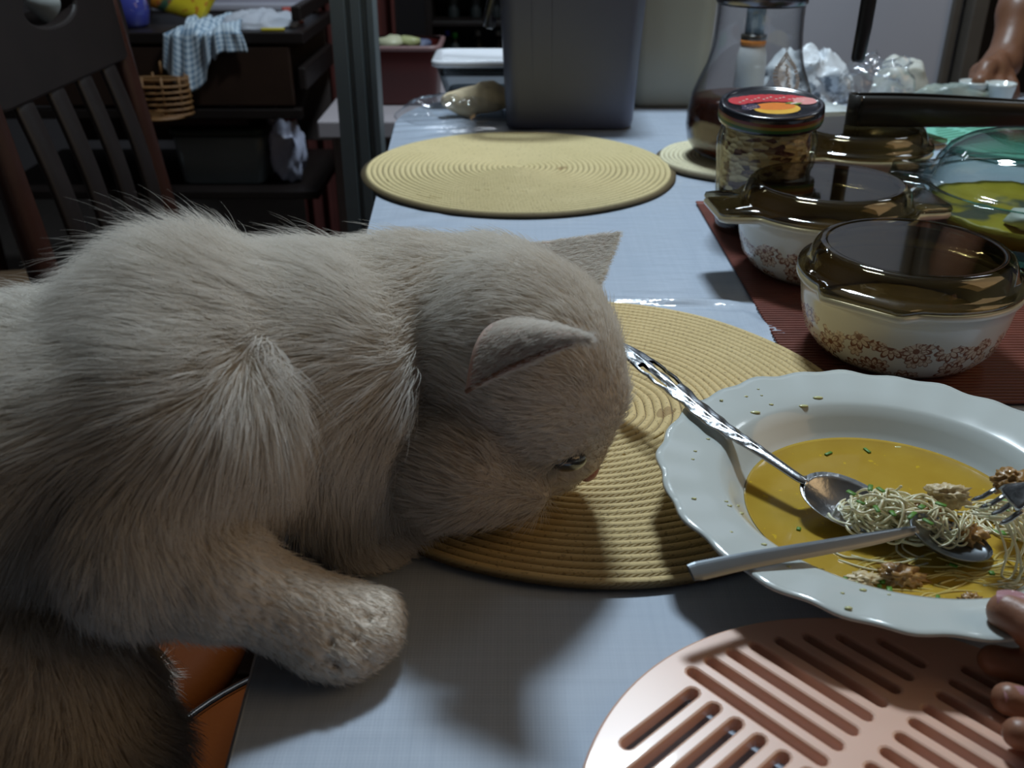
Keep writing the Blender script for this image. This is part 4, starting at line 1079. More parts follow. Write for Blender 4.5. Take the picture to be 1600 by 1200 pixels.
# dark red curtain left of the shelf
V, F = [], []
for i in range(61):
    x = -.62+.30*i/60
    for z in np.linspace(FLZ+.05, CZ-.05, 12): V.append((x, 2.80+.02*math.sin(i*.72)+.006*math.sin(i*1.9), z))
for i in range(60):
    for j in range(11): F.append([i*12+j, (i+1)*12+j, (i+1)*12+j+1, i*12+j+1])
V2 = [(x, y+.004, z) for x, y, z in V]; n_ = len(V)
cu_ = mk('curtain', *join([(V, F), (V2, [f[::-1] for f in F])]), pm('maroon_cloth', (.10, .022, .018), .85, var=.35, vscale=12), smooth=True)
tag(cu_, 'dark maroon curtain hanging beyond the grey post', 'curtain')
# dark serving cart on the left
ct = thing('serving_cart', 'dark wooden serving cart behind the left chair, cluttered on top', 'cart', (-.78, 2.30, FLZ))
CX0, CX1, CY0, CY1, CT, CS = -1.20, -.445, 2.16, 2.56, .050, -.295
mk('cart_top', *box((CX0+CX1)/2, (CY0+CY1)/2, CT-.012, CX1-CX0, CY1-CY0, .024, .003), m_dark, ct, world=True, smooth=False)
mk('drawer_front', *box((CX0+CX1)/2-.01, CY0+.012, CT-.092, CX1-CX0-.05, .018, .125, .003), pm('drawer_wood', (.026, .013, .008), .4, var=.4, vscale=12), ct, world=True, smooth=False)
mk('front_rail', *box((CX0+CX1)/2, CY0+.015, CT-.172, CX1-CX0-.04, .024, .022, .003), m_dark, ct, world=True, smooth=False)
mk('lower_shelf', *box((CX0+CX1)/2, (CY0+CY1)/2, CS-.01, CX1-CX0, CY1-CY0, .02, .003), m_dark, ct, world=True, smooth=False)
mk('bottom_shelf', *box((CX0+CX1)/2, (CY0+CY1)/2, -.62, CX1-CX0, CY1-CY0, .02, .003), m_dark, ct, world=True, smooth=False)
for x in (CX0+.016, CX1-.016):
    for y in (CY0+.016, CY1-.016):
        mk('leg', *beam((x, y, FLZ), (x, y, CT+.045), .034, .034, .004), m_dark, ct, world=True, smooth=False)
mk('end_rail', *box(CX1-.016, (CY0+CY1)/2, CT+.035, .022, CY1-CY0-.04, .03, .004), m_dark, ct, world=True, smooth=False)
mk('end_rail', *box(CX1-.016, (CY0+CY1)/2, CT-.10, .018, CY1-CY0-.04, .05, .004), m_dark, ct, world=True, smooth=False)
mk('back_panel', *box((CX0+CX1)/2, CY1-.008, -.12, CX1-CX0-.05, .012, .30, .002), pm('dim_back', (.06, .045, .04), .7, var=.2), ct, world=True, smooth=False)
# checked tea towel hanging over the cart's front edge
m_tow = bpy.data.materials.new('checked_towel'); m_tow.use_nodes = True
k = NT(m_tow); b = k.n['Principled BSDF']; b.inputs['Roughness'].default_value = .9
uv = k.n.new('ShaderNodeUVMap'); sp = k.n.new('ShaderNodeSeparateXYZ'); k.l.new(uv.outputs[0], sp.inputs[0])
g1 = k.math('GREATER_THAN', k.math('FRACT', k.math('MULTIPLY', sp.outputs[0], 17.)), .55); g2 = k.math('GREATER_THAN', k.math('FRACT', k.math('MULTIPLY', sp.outputs[1], 22.)), .55)
k.l.new(k.mix(k.math('MULTIPLY', k.math('ADD', g1, g2), .5), C4((.62, .72, .80)), C4((.16, .26, .38))), b.inputs['Base Color'])
V, F, UV = [], [], []
nu, nv = 40, 50
ZT = CT+.0015
for j in range(nv+1):
    t = j/nv
    for i in range(nu+1):
        u_ = i/nu; x = -.738+.165*u_
        fold = .010*math.sin(u_*17+t*3)+.006*math.sin(u_*31)
        drop = .088-.048*smooth01((u_-.45)/.25)+.016*math.sin(u_*3.1)*(u_ < .5)
        drop *= 1+.22*math.cos((u_-.28)*9) if u_ < .6 else 1
        s_ = t*(.16+drop)
        if s_ < .16: y = CY0-.004+(.16-s_); z = ZT+.018*max(0, math.sin(u_*9+t*9))+.020*abs(mnoise.noise((u_*5, t*6, 1)))*(1-t); x -= .05*(1-t)*(u_-.5)
        else: y = CY0-.010-abs(fold)*.9; z = ZT-(s_-.16); x += (z-ZT)*.25*(u_-.55)*-1.5
        V.append((x, y, z)); UV.append((u_, t))
for j in range(nv):
    for i in range(nu): F.append([j*(nu+1)+i, j*(nu+1)+i+1, (j+1)*(nu+1)+i+1, (j+1)*(nu+1)+i])
tw = mk('tea_towel', V, F, m_tow); ul = tw.data.uv_layers.new(name='UVMap')
ul.data.foreach_set('uv', np.array([UV[l.vertex_index] for l in tw.data.loops], dtype=np.float32).ravel())
so_ = tw.modifiers.new('thickness', 'SOLIDIFY'); so_.thickness = .003; so_.offset = 1
tag(tw, 'blue and white checked tea towel hanging over the front of the dark cart', 'towel')
# things on the cart
m_ypk = bpy.data.materials.new('yellow_packet_print'); m_ypk.use_nodes = True
k = NT(m_ypk); b = k.n['Principled BSDF']; b.inputs['Roughness'].default_value = .35
tc = k.n.new('ShaderNodeTexCoord'); sp = k.n.new('ShaderNodeSeparateXYZ'); k.l.new(tc.outputs['Object'], sp.inputs[0])
dg = k.math('ADD', k.math('MULTIPLY', sp.outputs[0], 7.0), k.math('MULTIPLY', sp.outputs[2], -6.0))
n = k.noise(60, tc.outputs['Object'], 2)
rampc = k.ramp(k.math('MULTIPLY_ADD', dg, .8, .45), [(0, (.45, .16, .01, 1)), (.30, (.55, .22, .01, 1)), (.36, (.05, .13, .06, 1)), (.44, (.06, .14, .07, 1)), (.48, (.60, .48, .02, 1)), (1, (.66, .52, .03, 1))])
rampc = k.mix(k.math('MULTIPLY', k.math('GREATER_THAN', n, .62), .7), rampc, C4((.45, .05, .02)))
k.l.new(rampc, b.inputs['Base Color'])
ypk = mk('snack_packet', *xf(rr_loft([(.060, .004, -.085), (.065, .012, -.06), (.067, .022, 0), (.065, .012, .06), (.060, .004, .085)], .004, 4), M=Matrix.Rotation(math.radians(-35), 3, 'X') @ Matrix.Rotation(math.radians(18), 3, 'Y')), m_ypk, loc=(-.728, 2.335, CT+.088))
tag(ypk, 'yellow and orange snack packet leaning behind the tea towel', 'packet')
gj = thing('glass_jar', 'blue shiny glass jar on the cart left of the yellow packet', 'jar', (-.838, 2.25, CT))
mk('jar_body', *lathe([(.0001, 0), (.030, 0), (.036, .008), (.040, .035), (.036, .062), (.024, .074), (.0001, .074)], 32), pm('blue_glass', (.05, .06, .30), .06, coat=.8), gj)
mk('lid', *lathe([(.0001, .073), (.026, .073), (.026, .085), (.022, .088), (.0001, .088)], 32), m_chrome, gj)
tag(mk('folded_cloth', *crumple(.085, .07, .030, 22, .006, 21), pm('white_cloth', (.52, .55, .62), .9, var=.06), loc=(-.560, 2.27, CT)), 'folded white cloth right of the tea towel on the cart', 'cloth')
wb = thing('white_bowl', 'white bowl on the left end of the cart, seen through the chair rail hole', 'bowl', (-1.04, 2.33, CT))
mk('bowl_body', *lathe_open([(.0001, .002), (.028, 0), (.032, .003), (.060, .040), (.066, .062), (.063, .062), (.056, .042), (.028, .008), (.0001, .007)], 48), m_china, wb)
rb = thing('small_box', 'small red and white box at the right end of the cart', 'box', (-.500, 2.33, CT), .3)
mk('box_body', *box(0, 0, .016, .045, .035, .032, .002), pm('red_card', (.45, .07, .05), .5), rb, smooth=False)
mk('white_band', *box(0, -.0005, .010, .0456, .036, .012, .001), pm('white_card', (.65, .65, .62), .5), rb, smooth=False)
tag(mk('yellow_strip', *box(0, 0, .003, .05, .012, .006, .002, .1), pm('yellow_strip', (.55, .45, .03), .5), loc=(-.515, 2.185, CT)), 'small flat yellow strip at the front of the cart top', 'strip')
wbx = thing('white_tray', 'pale flat tray standing upright at the back of the cart', 'tray', (-.70, 2.53, CT))
mk('tray_panel', *box(.02, 0, .085, .40, .018, .17, .006), pm('pale_tray', (.50, .50, .58), .5, var=.04), wbx)
mk('tray_lip', *box(.02, -.012, .012, .41, .02, .02, .005), pm('pale_tray_lip', (.46, .46, .54), .5), wbx)
# woven basket hanging on the drawer front
bk = thing('woven_basket', 'brown woven basket hanging on the front of the cart beside the chair back', 'basket', (-.757, 2.115, -.11))
m_wk = pm('wicker', (.20, .095, .03), .6, var=.5, vscale=70)
for q in range(7):
    V = []
    P = [(.062*math.cos(a)*(1+.03*((q+i) % 2)), .034*math.sin(a)*(1+.05*((q+i) % 2)), .012*q) for i, a in enumerate(np.linspace(0, 2*PI, 29))]
    mk('weave_strip', *tube(P, .0062, 6, .55), m_wk, bk, smooth=True)
for q in range(10):
    a = 2*PI*q/10; mk('stake', *tube([(.064*math.cos(a), .036*math.sin(a), -.004), (.066*math.cos(a), .037*math.sin(a), .080)], .0028, 6), m_wk, bk)
mk('basket_base', *lathe([(.0001, -.005), (.060, -.005), (.060, -.001), (.0001, -.001)], 24, ), m_wk, bk)
bk.children[-1].scale = (1, .56, 1)
mk('hanger_hook', *tube([(0, .030, .075), (0, .034, .10), (0, .050, .108)], .003, 6), m_wk, bk)
# under the cart top
lt = thing('storage_tub', 'dim clear plastic tub with a dark lid on the lower shelf of the cart', 'tub', (-.674, 2.30, CS+.001)); lt.scale = (.85, .85, 1)
mk('tub_body', *rr_loft([(.108, .10, 0), (.114, .106, .005), (.125, .115, .115)], .025, 6), pm('dim_clear_tub', (.16, .19, .20), .35, var=.1, vscale=10), lt)
mk('lid', *rr_loft([(.129, .119, .113), (.131, .121, .116), (.131, .121, .128), (.124, .114, .131)], .028, 6), pm('dark_green_lid', (.015, .028, .02), .4), lt)
pbg = thing('plastic_bag', 'white and lilac filled plastic bag tied with a red top, on the lower cart shelf', 'bag', (-.522, 2.235, CS+.001)); pbg.scale = (.84, .84, 1)
bb = ball((0, 0, .075), .05, 4, .35, (.98, .8, 1.5), 3, 40)
mk('bag_body', bb[0], bb[1], pm('lilac_bag', (.50, .52, .66), .35, var=.25, vscale=14, bump=.6, bscale=40), pbg)
mk('red_top', *ball((.012, 0, .155), .026, 3, .6, (1.1, .8, .5), 9, 50), pm('red_bag_top', (.22, .02, .02), .4), pbg)
mk('bag_knot', *ball((-.024, .0, .150), .022, 3, .7, (1, .8, 1), 4, 50), pm('grey_bag_knot', (.32, .30, .34), .4, var=.3, vscale=50), pbg)
rbk = thing('red_book', 'dark red flat box lying on the tub under the cart top', 'box', (-.72, 2.30, CS+.1335))
mk('box_body', *box(0, 0, .010, .24, .16, .020, .003), pm('dark_red_card', (.05, .006, .009), .5, var=.2), rbk, smooth=False)
mk('box_lid', *box(.0, 0, .0265, .245, .165, .013, .003), pm('red_black_card', (.03, .006, .007), .5, var=.2), rbk, smooth=False)
tag(mk('grey_paper', *box(0, 0, .006, .19, .15, .012, .002), pm('grey_paper', (.13, .12, .13), .8, var=.1), loc=(-.735, 2.28, CS+.1675), smooth=False), 'grey paper stack on the dark red box under the cart top', 'paper')
# cardboard box and a cabinet at the far left
cbx = thing('cardboard_box', 'brown cardboard box on the floor behind the left chair', 'box', (-1.02, 1.62, FLZ), .2)
m_card = pm('cardboard', (.16, .10, .055), .8, var=.15, vscale=8)
mk('box_body', *box(0, 0, .20, .40, .34, .40, .004), m_card, cbx, smooth=False)
mk('tape', *box(0, 0, .4008, .40, .05, .0012, .0003), pm('brown_tape', (.20, .13, .07), .3), cbx, smooth=False)
lc = thing('low_cabinet', 'low reddish wooden cabinet at the far left behind the chair', 'cabinet', (-1.48, 2.05, FLZ))
mk('cabinet_body', *box(0, 0, .30, .46, .40, .60, .005), m_darkr, lc, smooth=False)
mk('cabinet_top', *box(0, 0, .612, .50, .44, .024, .005), m_darkr, lc, smooth=False)
mk('door', *box(-.11, -.206, .30, .20, .014, .52, .004), m_darkr, lc, smooth=False)
mk('door', *box(.11, -.206, .30, .20, .014, .52, .004), m_darkr, lc, smooth=False)

# ---------------------------------------------------------------- dark wooden slat-back chair at the left
ch = thing('dining_chair', 'dark wooden slat-back dining chair at the left side of the table', 'chair', (-.40, 1.31, FLZ))
CXT, YN, YF = -.600, 1.10, 1.52
def backx(z): return CXT+.033*((.18-z)/.30)+ .30*max(0, (-.16-z))*.5
for y in (YN, YF):
    P = [(backx(z)+(.0), y+(1.31-y)*(.0), z) for z in np.linspace(-.30, .20, 9)]
    mk('back_post', *tube(P, [.026-.006*i/8 for i in range(9)], 12, .7, up=(1, 0, 0)), m_darkr, ch, world=True)
    mk('leg', *beam((backx(-.30)-.05, y, FLZ), (backx(-.28), y, -.26), .036, .036, .004), m_darkr, ch, world=True, smooth=False)
    mk('leg', *beam((-.215, y+(1.31-y)*.06, FLZ), (-.215, y+(1.31-y)*.06, -.325), .036, .036, .004), m_darkr, ch, world=True, smooth=False)
mk('seat', *xf(rr_loft([(.20, .215, -.325), (.205, .222, -.318), (.205, .222, -.300), (.195, .212, -.292)], .05, 6), (-.370, 1.31, 0)), m_darkr, ch, world=True)
# top rail with an oval hand hole
orl = [(y_, z_) for y_, z_ in rrect(.235, .068, .05, 8)]
hol = [(.075*math.cos(2*PI*j/32), .026+.022*math.sin(2*PI*j/32)) for j in range(32)]
tr = slab(orl, -.011, .011, [hol], .004)
V = [(backx(.165+z)+.002+x, 1.31+y, .165+z) for y, z, x in tr[0]]
mk('top_rail', V, tr[1], m_dark, ch, world=True, smooth=False)
mk('lower_rail', *beam((backx(-.235), YN, -.235), (backx(-.235), YF, -.235), .022, .05, .005, up=(1, 0, 0)), m_dark, ch, world=True, smooth=False)
for q in range(4):
    y0 = YN+.075+.09*q
    P = [(backx(z)+.001+.018*math.sin(PI*(z+.235)/.35), y0, z) for z in np.linspace(-.235, .120, 12)]
    mk('slat', *tube(P, [.024]*12, 10, .30, up=(1, 0, 0)), m_dark, ch, world=True)
# ---------------------------------------------------------------- orange stools
m_org = pm('orange_vinyl', (.12, .026, .001), .7, spec=.12, var=.1, vscale=20, bump=.1, bscale=180)
def stool(x, y, label, trim=True):
    zt = -.200
    t = thing('stool', label, 'stool', (x, y, FLZ), 0, None)
    h = zt-FLZ
    mk('seat', *lathe([(.0001, h-.05), (.165, h-.05), (.180, h-.044), (.186, h-.030), (.184, h-.014), (.176, h-.004), (.166, h+.001), (.08, h+.003), (.0001, h+.003)], 72), m_org, t)
    if trim: mk('chrome_trim', *lathe([(.1700+.0035*math.cos(a), h+.0015+.0035*math.sin(a)) for a in np.linspace(0, 2*PI, 11)[:-1]], 96, close=True), m_chrome, t)
    for q in range(4):
        a = PI/4+q*PI/2
        mk('leg', *tube([(.12*math.cos(a), .12*math.sin(a), h-.045), (.19*math.cos(a), .19*math.sin(a), 0)], .011, 12), m_chrome, t)
    mk('foot_ring', *lathe([(.163+.006*math.cos(a), .18+.006*math.sin(a)) for a in np.linspace(0, 2*PI, 9)[:-1]], 64, close=True), m_chrome, t)
    return t
stool(-.092, .400, 'orange vinyl stool with a chrome trim ring pushed under the table corner')
stool(-.405, .605, 'orange vinyl stool under the hind feet of the white cat', False)

# ---------------------------------------------------------------- people: hands and forearms
m_skin = pm('brown_skin', (.17, .075, .040), .42, var=.18, vscale=40, bump=.12, bscale=260, sub=.12)
m_skin2 = pm('warm_skin', (.30, .14, .085), .42, var=.16, vscale=60, bump=.12, bscale=320, sub=.12)
m_nail = pm('pink_nail', (.46, .24, .26), .22, coat=.4, var=.06, vscale=80)
def v3(*a): return np.array(a, float)
def person(label, chains, h, kk, mat, nails=(), sleeve=None):
    b = Blob()
    for c in chains: b.chain(c)
    V, Q = b.mesh(h, kk)
    root = thing('person', label, 'person', tuple(V.mean(0)))
    mk('body', V, Q, mat, root, world=True)
    for (c, n, t, w, l) in nails:
        n = Vector(n).normalized(); t = Vector(t); t = (t-n*t.dot(n)).normalized(); s = t.cross(n); c = Vector(c); v, f = [], []
        for i in range(7):
            for j in range(7):
                a, b_ = -1+2*i/6, -1+2*j/6; x = a*math.sqrt(1-.45*b_*b_*.6); y = b_*math.sqrt(1-a*a*.35)
                v.append(tuple(c+s*(x*w)+t*(y*l)+n*(-.30*w*a*a*1.6-.1*l*b_*b_*.5)))
        for i in range(6):
            for j in range(6): f.append([i*7+j, (i+1)*7+j, (i+1)*7+j+1, i*7+j+1])
        mk('fingernail', v, f, m_nail, root, world=True)
    return root
# near person: right hand side, thumb over the plate rim, fingers under it
th0 = W(1574, 957, .428); th1 = W(1625, 985, .418); th2 = W(1690, 1040, .415)
palm = W(1800, 1120, .43); wr = W(1960, 1200, .43)
idx = [W(1553, 1032, .428), W(1605, 1046, .424), W(1690, 1062, .424), (.283, .311, .024)]
mid_ = [W(1575, 1092, .412), W(1630, 1108, .410), W(1710, 1112, .416), (.283, .298, .022)]
rin = [W(1592, 1146, .393), W(1650, 1160, .392), W(1730, 1150, .403), (.282, .285, .020)]
lit = [W(1640, 1195, .383), W(1690, 1200, .385), W(1750, 1185, .396), (.279, .272, .018)]
CH = [[(th0, .0088), (th1, .0098), (th2, .0112), ((.288, .312, .036), .015)],
      [(idx[0], .0070), (idx[1], .0078), (idx[2], .0088), (idx[3], .012)], [(mid_[0], .0070), (mid_[1], .0078), (mid_[2], .0088), (mid_[3], .012)],
      [(rin[0], .0066), (rin[1], .0074), (rin[2], .0084), (rin[3], .0115)], [(lit[0], .0058), (lit[1], .0064), (lit[2], .0074), (lit[3], .010)],
      [((.288, .312, .030), .016), ((.306, .292, .032), .019), ((.325, .272, .036), .021), ((.352, .250, .044), .0225), ((.46, .16, .085), .031), ((.60, .04, .14), .040), ((.70, -.12, .30), .046)], [((.284, .285, .022), .012), ((.310, .272, .028), .018), ((.340, .256, .040), .021)]]
nails = [(th0+Vector((.001, -.0010, .0082)), (-.15, -.35, 1), (-1, .25, .0), .0068, .0074),
         (mid_[0]+Vector((.0015, -.0045, .0052)), (-.1, -.7, .75), (-1, .1, -.1), .0050, .0058)]
person('hand holding the rim of the soup plate at the lower right, thumb on top', CH, .0016, .004, m_skin2, nails)
# person standing at the far right, fist on the table
hz = 1.665
B = lambda u, v, dz=0: W(u, v, hz+dz)
CH = [[(B(1552, 112), .030), (B(1566, 98, .01), .030), (B(1578, 70, .015), .028), (B(1592, 20, .02), .036), (B(1622, -120, .05), .043), (B(1670, -300, .12), .046), (B(1700, -560, .22), .055)],
      [(B(1536, 118, -.02), .022), (B(1556, 108, -.03), .021)],
      [(B(1530, 112, -.02), .0125), (B(1524, 128, -.035), .0115), (B(1527, 146, -.035), .0105)],
      [(B(1543, 118, -.035), .0125), (B(1541, 132, -.05), .0115), (B(1547, 146, -.042), .0105)],
      [(B(1559, 120, -.035), .0125), (B(1560, 135, -.048), .0115), (B(1566, 149, -.040), .0105)],
      [(B(1574, 118, -.03), .0125), (B(1579, 134, -.040), .0110), (B(1584, 148, -.036), .0100)],
      [(B(1560, 96, -.02), .016), (B(1542, 106, -.045), .0135), (B(1531, 128, -.058), .0120), (B(1538, 142, -.055), .0105)]]
rootp = person('brown forearm and folded hand of a person standing at the far right', CH, .004, .009, m_skin)

# ---------------------------------------------------------------- the cat
m_catskin = pm('cat_skin', (.78, .71, .62), .8, var=.1, vscale=40)
m_fur = bpy.data.materials.new('white_fur'); m_fur.use_nodes = True
k = NT(m_fur); b = k.n['Principled BSDF']; b.inputs['Roughness'].default_value = .65; b.inputs['Specular IOR Level'].default_value = .25
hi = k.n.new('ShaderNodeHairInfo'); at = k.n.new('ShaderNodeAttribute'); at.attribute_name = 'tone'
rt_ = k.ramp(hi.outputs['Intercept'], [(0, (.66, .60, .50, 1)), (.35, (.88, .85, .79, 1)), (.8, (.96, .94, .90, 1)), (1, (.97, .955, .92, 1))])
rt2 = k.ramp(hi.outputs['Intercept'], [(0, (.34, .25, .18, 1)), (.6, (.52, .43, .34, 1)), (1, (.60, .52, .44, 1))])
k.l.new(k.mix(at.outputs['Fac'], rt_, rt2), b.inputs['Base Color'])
trl = k.new('ShaderNodeBsdfTranslucent'); trl.inputs[0].default_value = (.80, .74, .66, 1)
mx = k.new('ShaderNodeMixShader'); mx.inputs[0].default_value = .22; k.l.new(b.outputs[0], mx.inputs[1]); k.l.new(trl.outputs[0], mx.inputs[2]); k.l.new(mx.outputs[0], k.n['Material Output'].inputs[0])

HC = np.array(W(822, 575, .530))                                  # middle of the head
hf = np.array((.60, -.10, -.78)); hf /= np.linalg.norm(hf)         # nose direction
hl = np.array((.41, .89, .21)); hl -= hf*(hl @ hf); hl /= np.linalg.norm(hl)   # the cat's left
hu = np.cross(hf, hl)
HR = np.stack([hf, hl, hu], 1)
HS = 1.30
def H(f, l, u): return HC + HS*(HR @ np.array((f, l, u), float))
dn = v3(0, 0, -1); bk_ = v3(-1, -.02, 0)
cb_ = Blob()
def Wn(*a): return np.array(W(*a))
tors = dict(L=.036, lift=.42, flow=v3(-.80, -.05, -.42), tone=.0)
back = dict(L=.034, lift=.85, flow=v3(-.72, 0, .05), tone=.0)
# trunk
cb_.chain([(Wn(-420, 850, .52), .060), (Wn(-150, 790, .51), .068), (Wn(90, 705, .505), .069), (Wn(320, 600, .505), .064), (Wn(500, 590, .525), .064)], **tors)
cb_.chain([(Wn(500, 560, .54), .060), (Wn(640, 530, .555), .055), (Wn(760, 520, .56), .050), (H(-.012, 0, .0), .046)], L=.020, lift=.35, flow=v3(-.7, -.1, -.5), tone=.05)
cb_.cone(Wn(-60, 800, .475), .056, Wn(290, 640, .462), .046, L=.036, lift=.35, flow=v3(-.7, -.1, -.6), tone=.0)
cb_.cone(Wn(285, 530, .49), .046, Wn(330, 660, .465), .044, L=.034, lift=.35, flow=v3(-.55, -.1, -.75), tone=.0)
cb_.cone(Wn(470, 660, .51), .050, Wn(540, 740, .525), .034, L=.034, lift=.30, flow=v3(.10, -.05, -.95), tone=.05)
cb_.cone(Wn(-100, 900, .50), .062, Wn(160, 820, .49), .054, L=.034, lift=.35, flow=v3(-.55, -.1, -.8), tone=.1)
# near fore leg
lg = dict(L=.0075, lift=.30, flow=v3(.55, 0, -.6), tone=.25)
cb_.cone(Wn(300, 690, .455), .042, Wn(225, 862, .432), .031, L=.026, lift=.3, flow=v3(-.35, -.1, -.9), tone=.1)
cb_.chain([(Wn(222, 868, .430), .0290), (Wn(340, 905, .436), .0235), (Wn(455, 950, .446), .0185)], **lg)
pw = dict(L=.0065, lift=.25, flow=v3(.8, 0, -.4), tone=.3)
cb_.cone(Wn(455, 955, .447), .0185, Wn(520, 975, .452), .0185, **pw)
for q, (u_, v_, Z_) in enumerate(((496, 1018, .440), (546, 1022, .443), (588, 994, .451), (594, 955, .463))):
    cb_.cone(Wn(505+q*9, 975-q*4, .451+q*.004), .013, Wn(u_, v_, Z_), .0108, **pw)
# far fore leg
cb_.chain([(Wn(560, 640, .565), .036), (Wn(545, 745, .548), .024), (Wn(540, 815, .540), .019), (Wn(565, 842, .534), .0185)], **lg)
for q, (u_, v_, Z_) in enumerate(((560, 862, .520), (592, 862, .524), (615, 850, .532), (622, 835, .542))):
    cb_.cone(Wn(560+q*5, 842, .534+q*.003), .013, Wn(u_, v_, Z_), .0105, **pw)
# haunch, hind legs and tail, on the stool left of the frame
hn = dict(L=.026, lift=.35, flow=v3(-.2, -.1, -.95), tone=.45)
cb_.cone(Wn(-60, 930, .49), .060, Wn(60, 1080, .465), .050, **hn)
cb_.chain([(Wn(60, 1080, .465), .050), (Wn(150, 1190, .47), .036), (v3(-.330, .49, -.135), .022), (v3(-.300, .50, -.178), .016), (v3(-.265, .51, -.180), .015)], **hn)
cb_.chain([(Wn(-200, 930, .58), .055), (v3(-.31, .54, -.06), .040), (v3(-.40, .60, -.13), .021), (v3(-.365, .615, -.178), .016), (v3(-.33, .63, -.180), .015)], **hn)
cb_.chain([(Wn(-420, 790, .52), .03), (v3(-.52, .50, .03), .022), (v3(-.60, .54, .07), .018), (v3(-.66, .60, .12), .014)], L=.05, lift=.4, flow=v3(-.8, 0, .2), tone=0)
# head
hd_ = dict(L=.0130, lift=.55, flow=-hf*.9+hu*.05, tone=.05)
def sc3(*r): return tuple(x*HS for x in r)
cb_.ell(H(-.004, 0, .004), sc3(.041, .040, .037), HR, **hd_)
for s in (-1, 1): cb_.ell(H(.004, s*.022, -.016), sc3(.028, .021, .023), HR, L=.021, lift=.38, flow=-hf*.9+hl*.25*s-hu*.2, tone=.45)
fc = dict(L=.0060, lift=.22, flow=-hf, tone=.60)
cb_.cone(H(.022, 0, .012), .021*HS, H(.047, 0, -.006), .0105*HS, **fc)
for s in (-1, 1):
    cb_.ell(H(.043, s*.0085, -.016), sc3(.014, .0115, .0105), HR, **fc)
    cb_.ell(H(.022, s*.019, .004), sc3(.014, .010, .012), HR, **fc)
cb_.cone(H(.020, 0, -.024), .014*HS, H(.038, 0, -.0255), .0092*HS, **fc)
cb_.cone(Wn(715, 728, .512), .031, Wn(820, 766, .530), .014, L=.018, lift=.35, flow=-hf*.8-hl*.2-hu*.3, tone=.45)
cb_.cone(Wn(590, 690, .535), .046, Wn(640, 770, .545), .026, L=.030, lift=.30, flow=v3(.15, -.05, -.95), tone=.15)
def eye_dents(D, X):
    for s in (-1, 1):
        c = H(.0365, s*.0205, .0035); d = np.linalg.norm(X-c, axis=-1)-.0072
        D = np.maximum(D, -d)
    return D
GRV = [(Wn(512, 978, .4300), Wn(524, 1040, .4330)), (Wn(535, 975, .4320), Wn(574, 1032, .4380)), (Wn(552, 958, .4390), Wn(606, 984, .4500))]
def toe_grooves(D, X):
    for a, b_ in GRV:
        D = np.maximum(D, -(Blob.dist(('c', a, (.0012), b_, .0022), X)))
    return D
V, Q = cb_.mesh(.0032, .012, toe_grooves)
# press the paws flat onto the table
V[:, 2] = np.where((V[:, 0] > -.146) & (V[:, 2] < .0016), .0016+(V[:, 2]-.0016)*.02, V[:, 2])
onmat = (np.hypot(V[:, 0]-.050, V[:, 1]-.589) < .1935) & (V[:, 2] < .0072)
V[:, 2] = np.where(onmat, .0072+(V[:, 2]-.0072)*.02, V[:, 2])
CATL = Vector((-.12, .43, 0))
cat = thing('cat', 'white long-haired cat leaning onto the table with its head lowered', 'cat', CATL)
mk('body', V, Q, m_catskin, cat, world=True)
# ears: cupped shells
m_ear = pm('ear_skin', (.58, .42, .36), .6, var=.12, vscale=60, sub=.2)
def ear(base_r, base_f, tip, out_, depth, nm='ear'):
    """base_r / base_f: rear and front ends of the base, out_: bulge direction of its back"""
    V, F = [], []; n = 14; out_ = np.array(out_, float); out_ /= np.linalg.norm(out_)
    for i in range(n+1):
        s = i/n
        for j in range(n+1):
            t = j/n; a = base_r+(base_f-base_r)*t
            wv = (1-s)**.85
            p = tip+(a-tip)*wv
            p = p + out_*depth*math.sin(PI*t)*(wv**.8)
            V.append(p)
    for i in range(n):
        for j in range(n): F.append([i*(n+1)+j, i*(n+1)+j+1, (i+1)*(n+1)+j+1, (i+1)*(n+1)+j])
    o = mk(nm, V, F, m_ear, cat, world=True); sm = o.modifiers.new('thickness', 'SOLIDIFY'); sm.thickness = .0016; sm.offset = 0
    return np.array(V), F
near_R, near_F, near_T = Wn(728, 612, .462), Wn(868, 512, .505), Wn(914, 529, .440)
far_R, far_F, far_T = Wn(800, 385, .585), Wn(918, 470, .560), Wn(958, 366, .590)
earN = ear(near_R, near_F, near_T, (-.45, -.25, .85), .024)
mk('ear_rim', *tube(spline([near_R, near_R+(near_T-near_R)*.33+np.array((-.001, 0, .002)), near_R+(near_T-near_R)*.66+np.array((0, 0, .002)), near_T], 16), [.0012]*14+[.0009, .0005], 8), pm('ear_rim_skin', (.26, .13, .08), .6, var=.1), cat, world=True)
earF = ear(far_R, far_F, far_T, (-.5, .6, .3), .016)
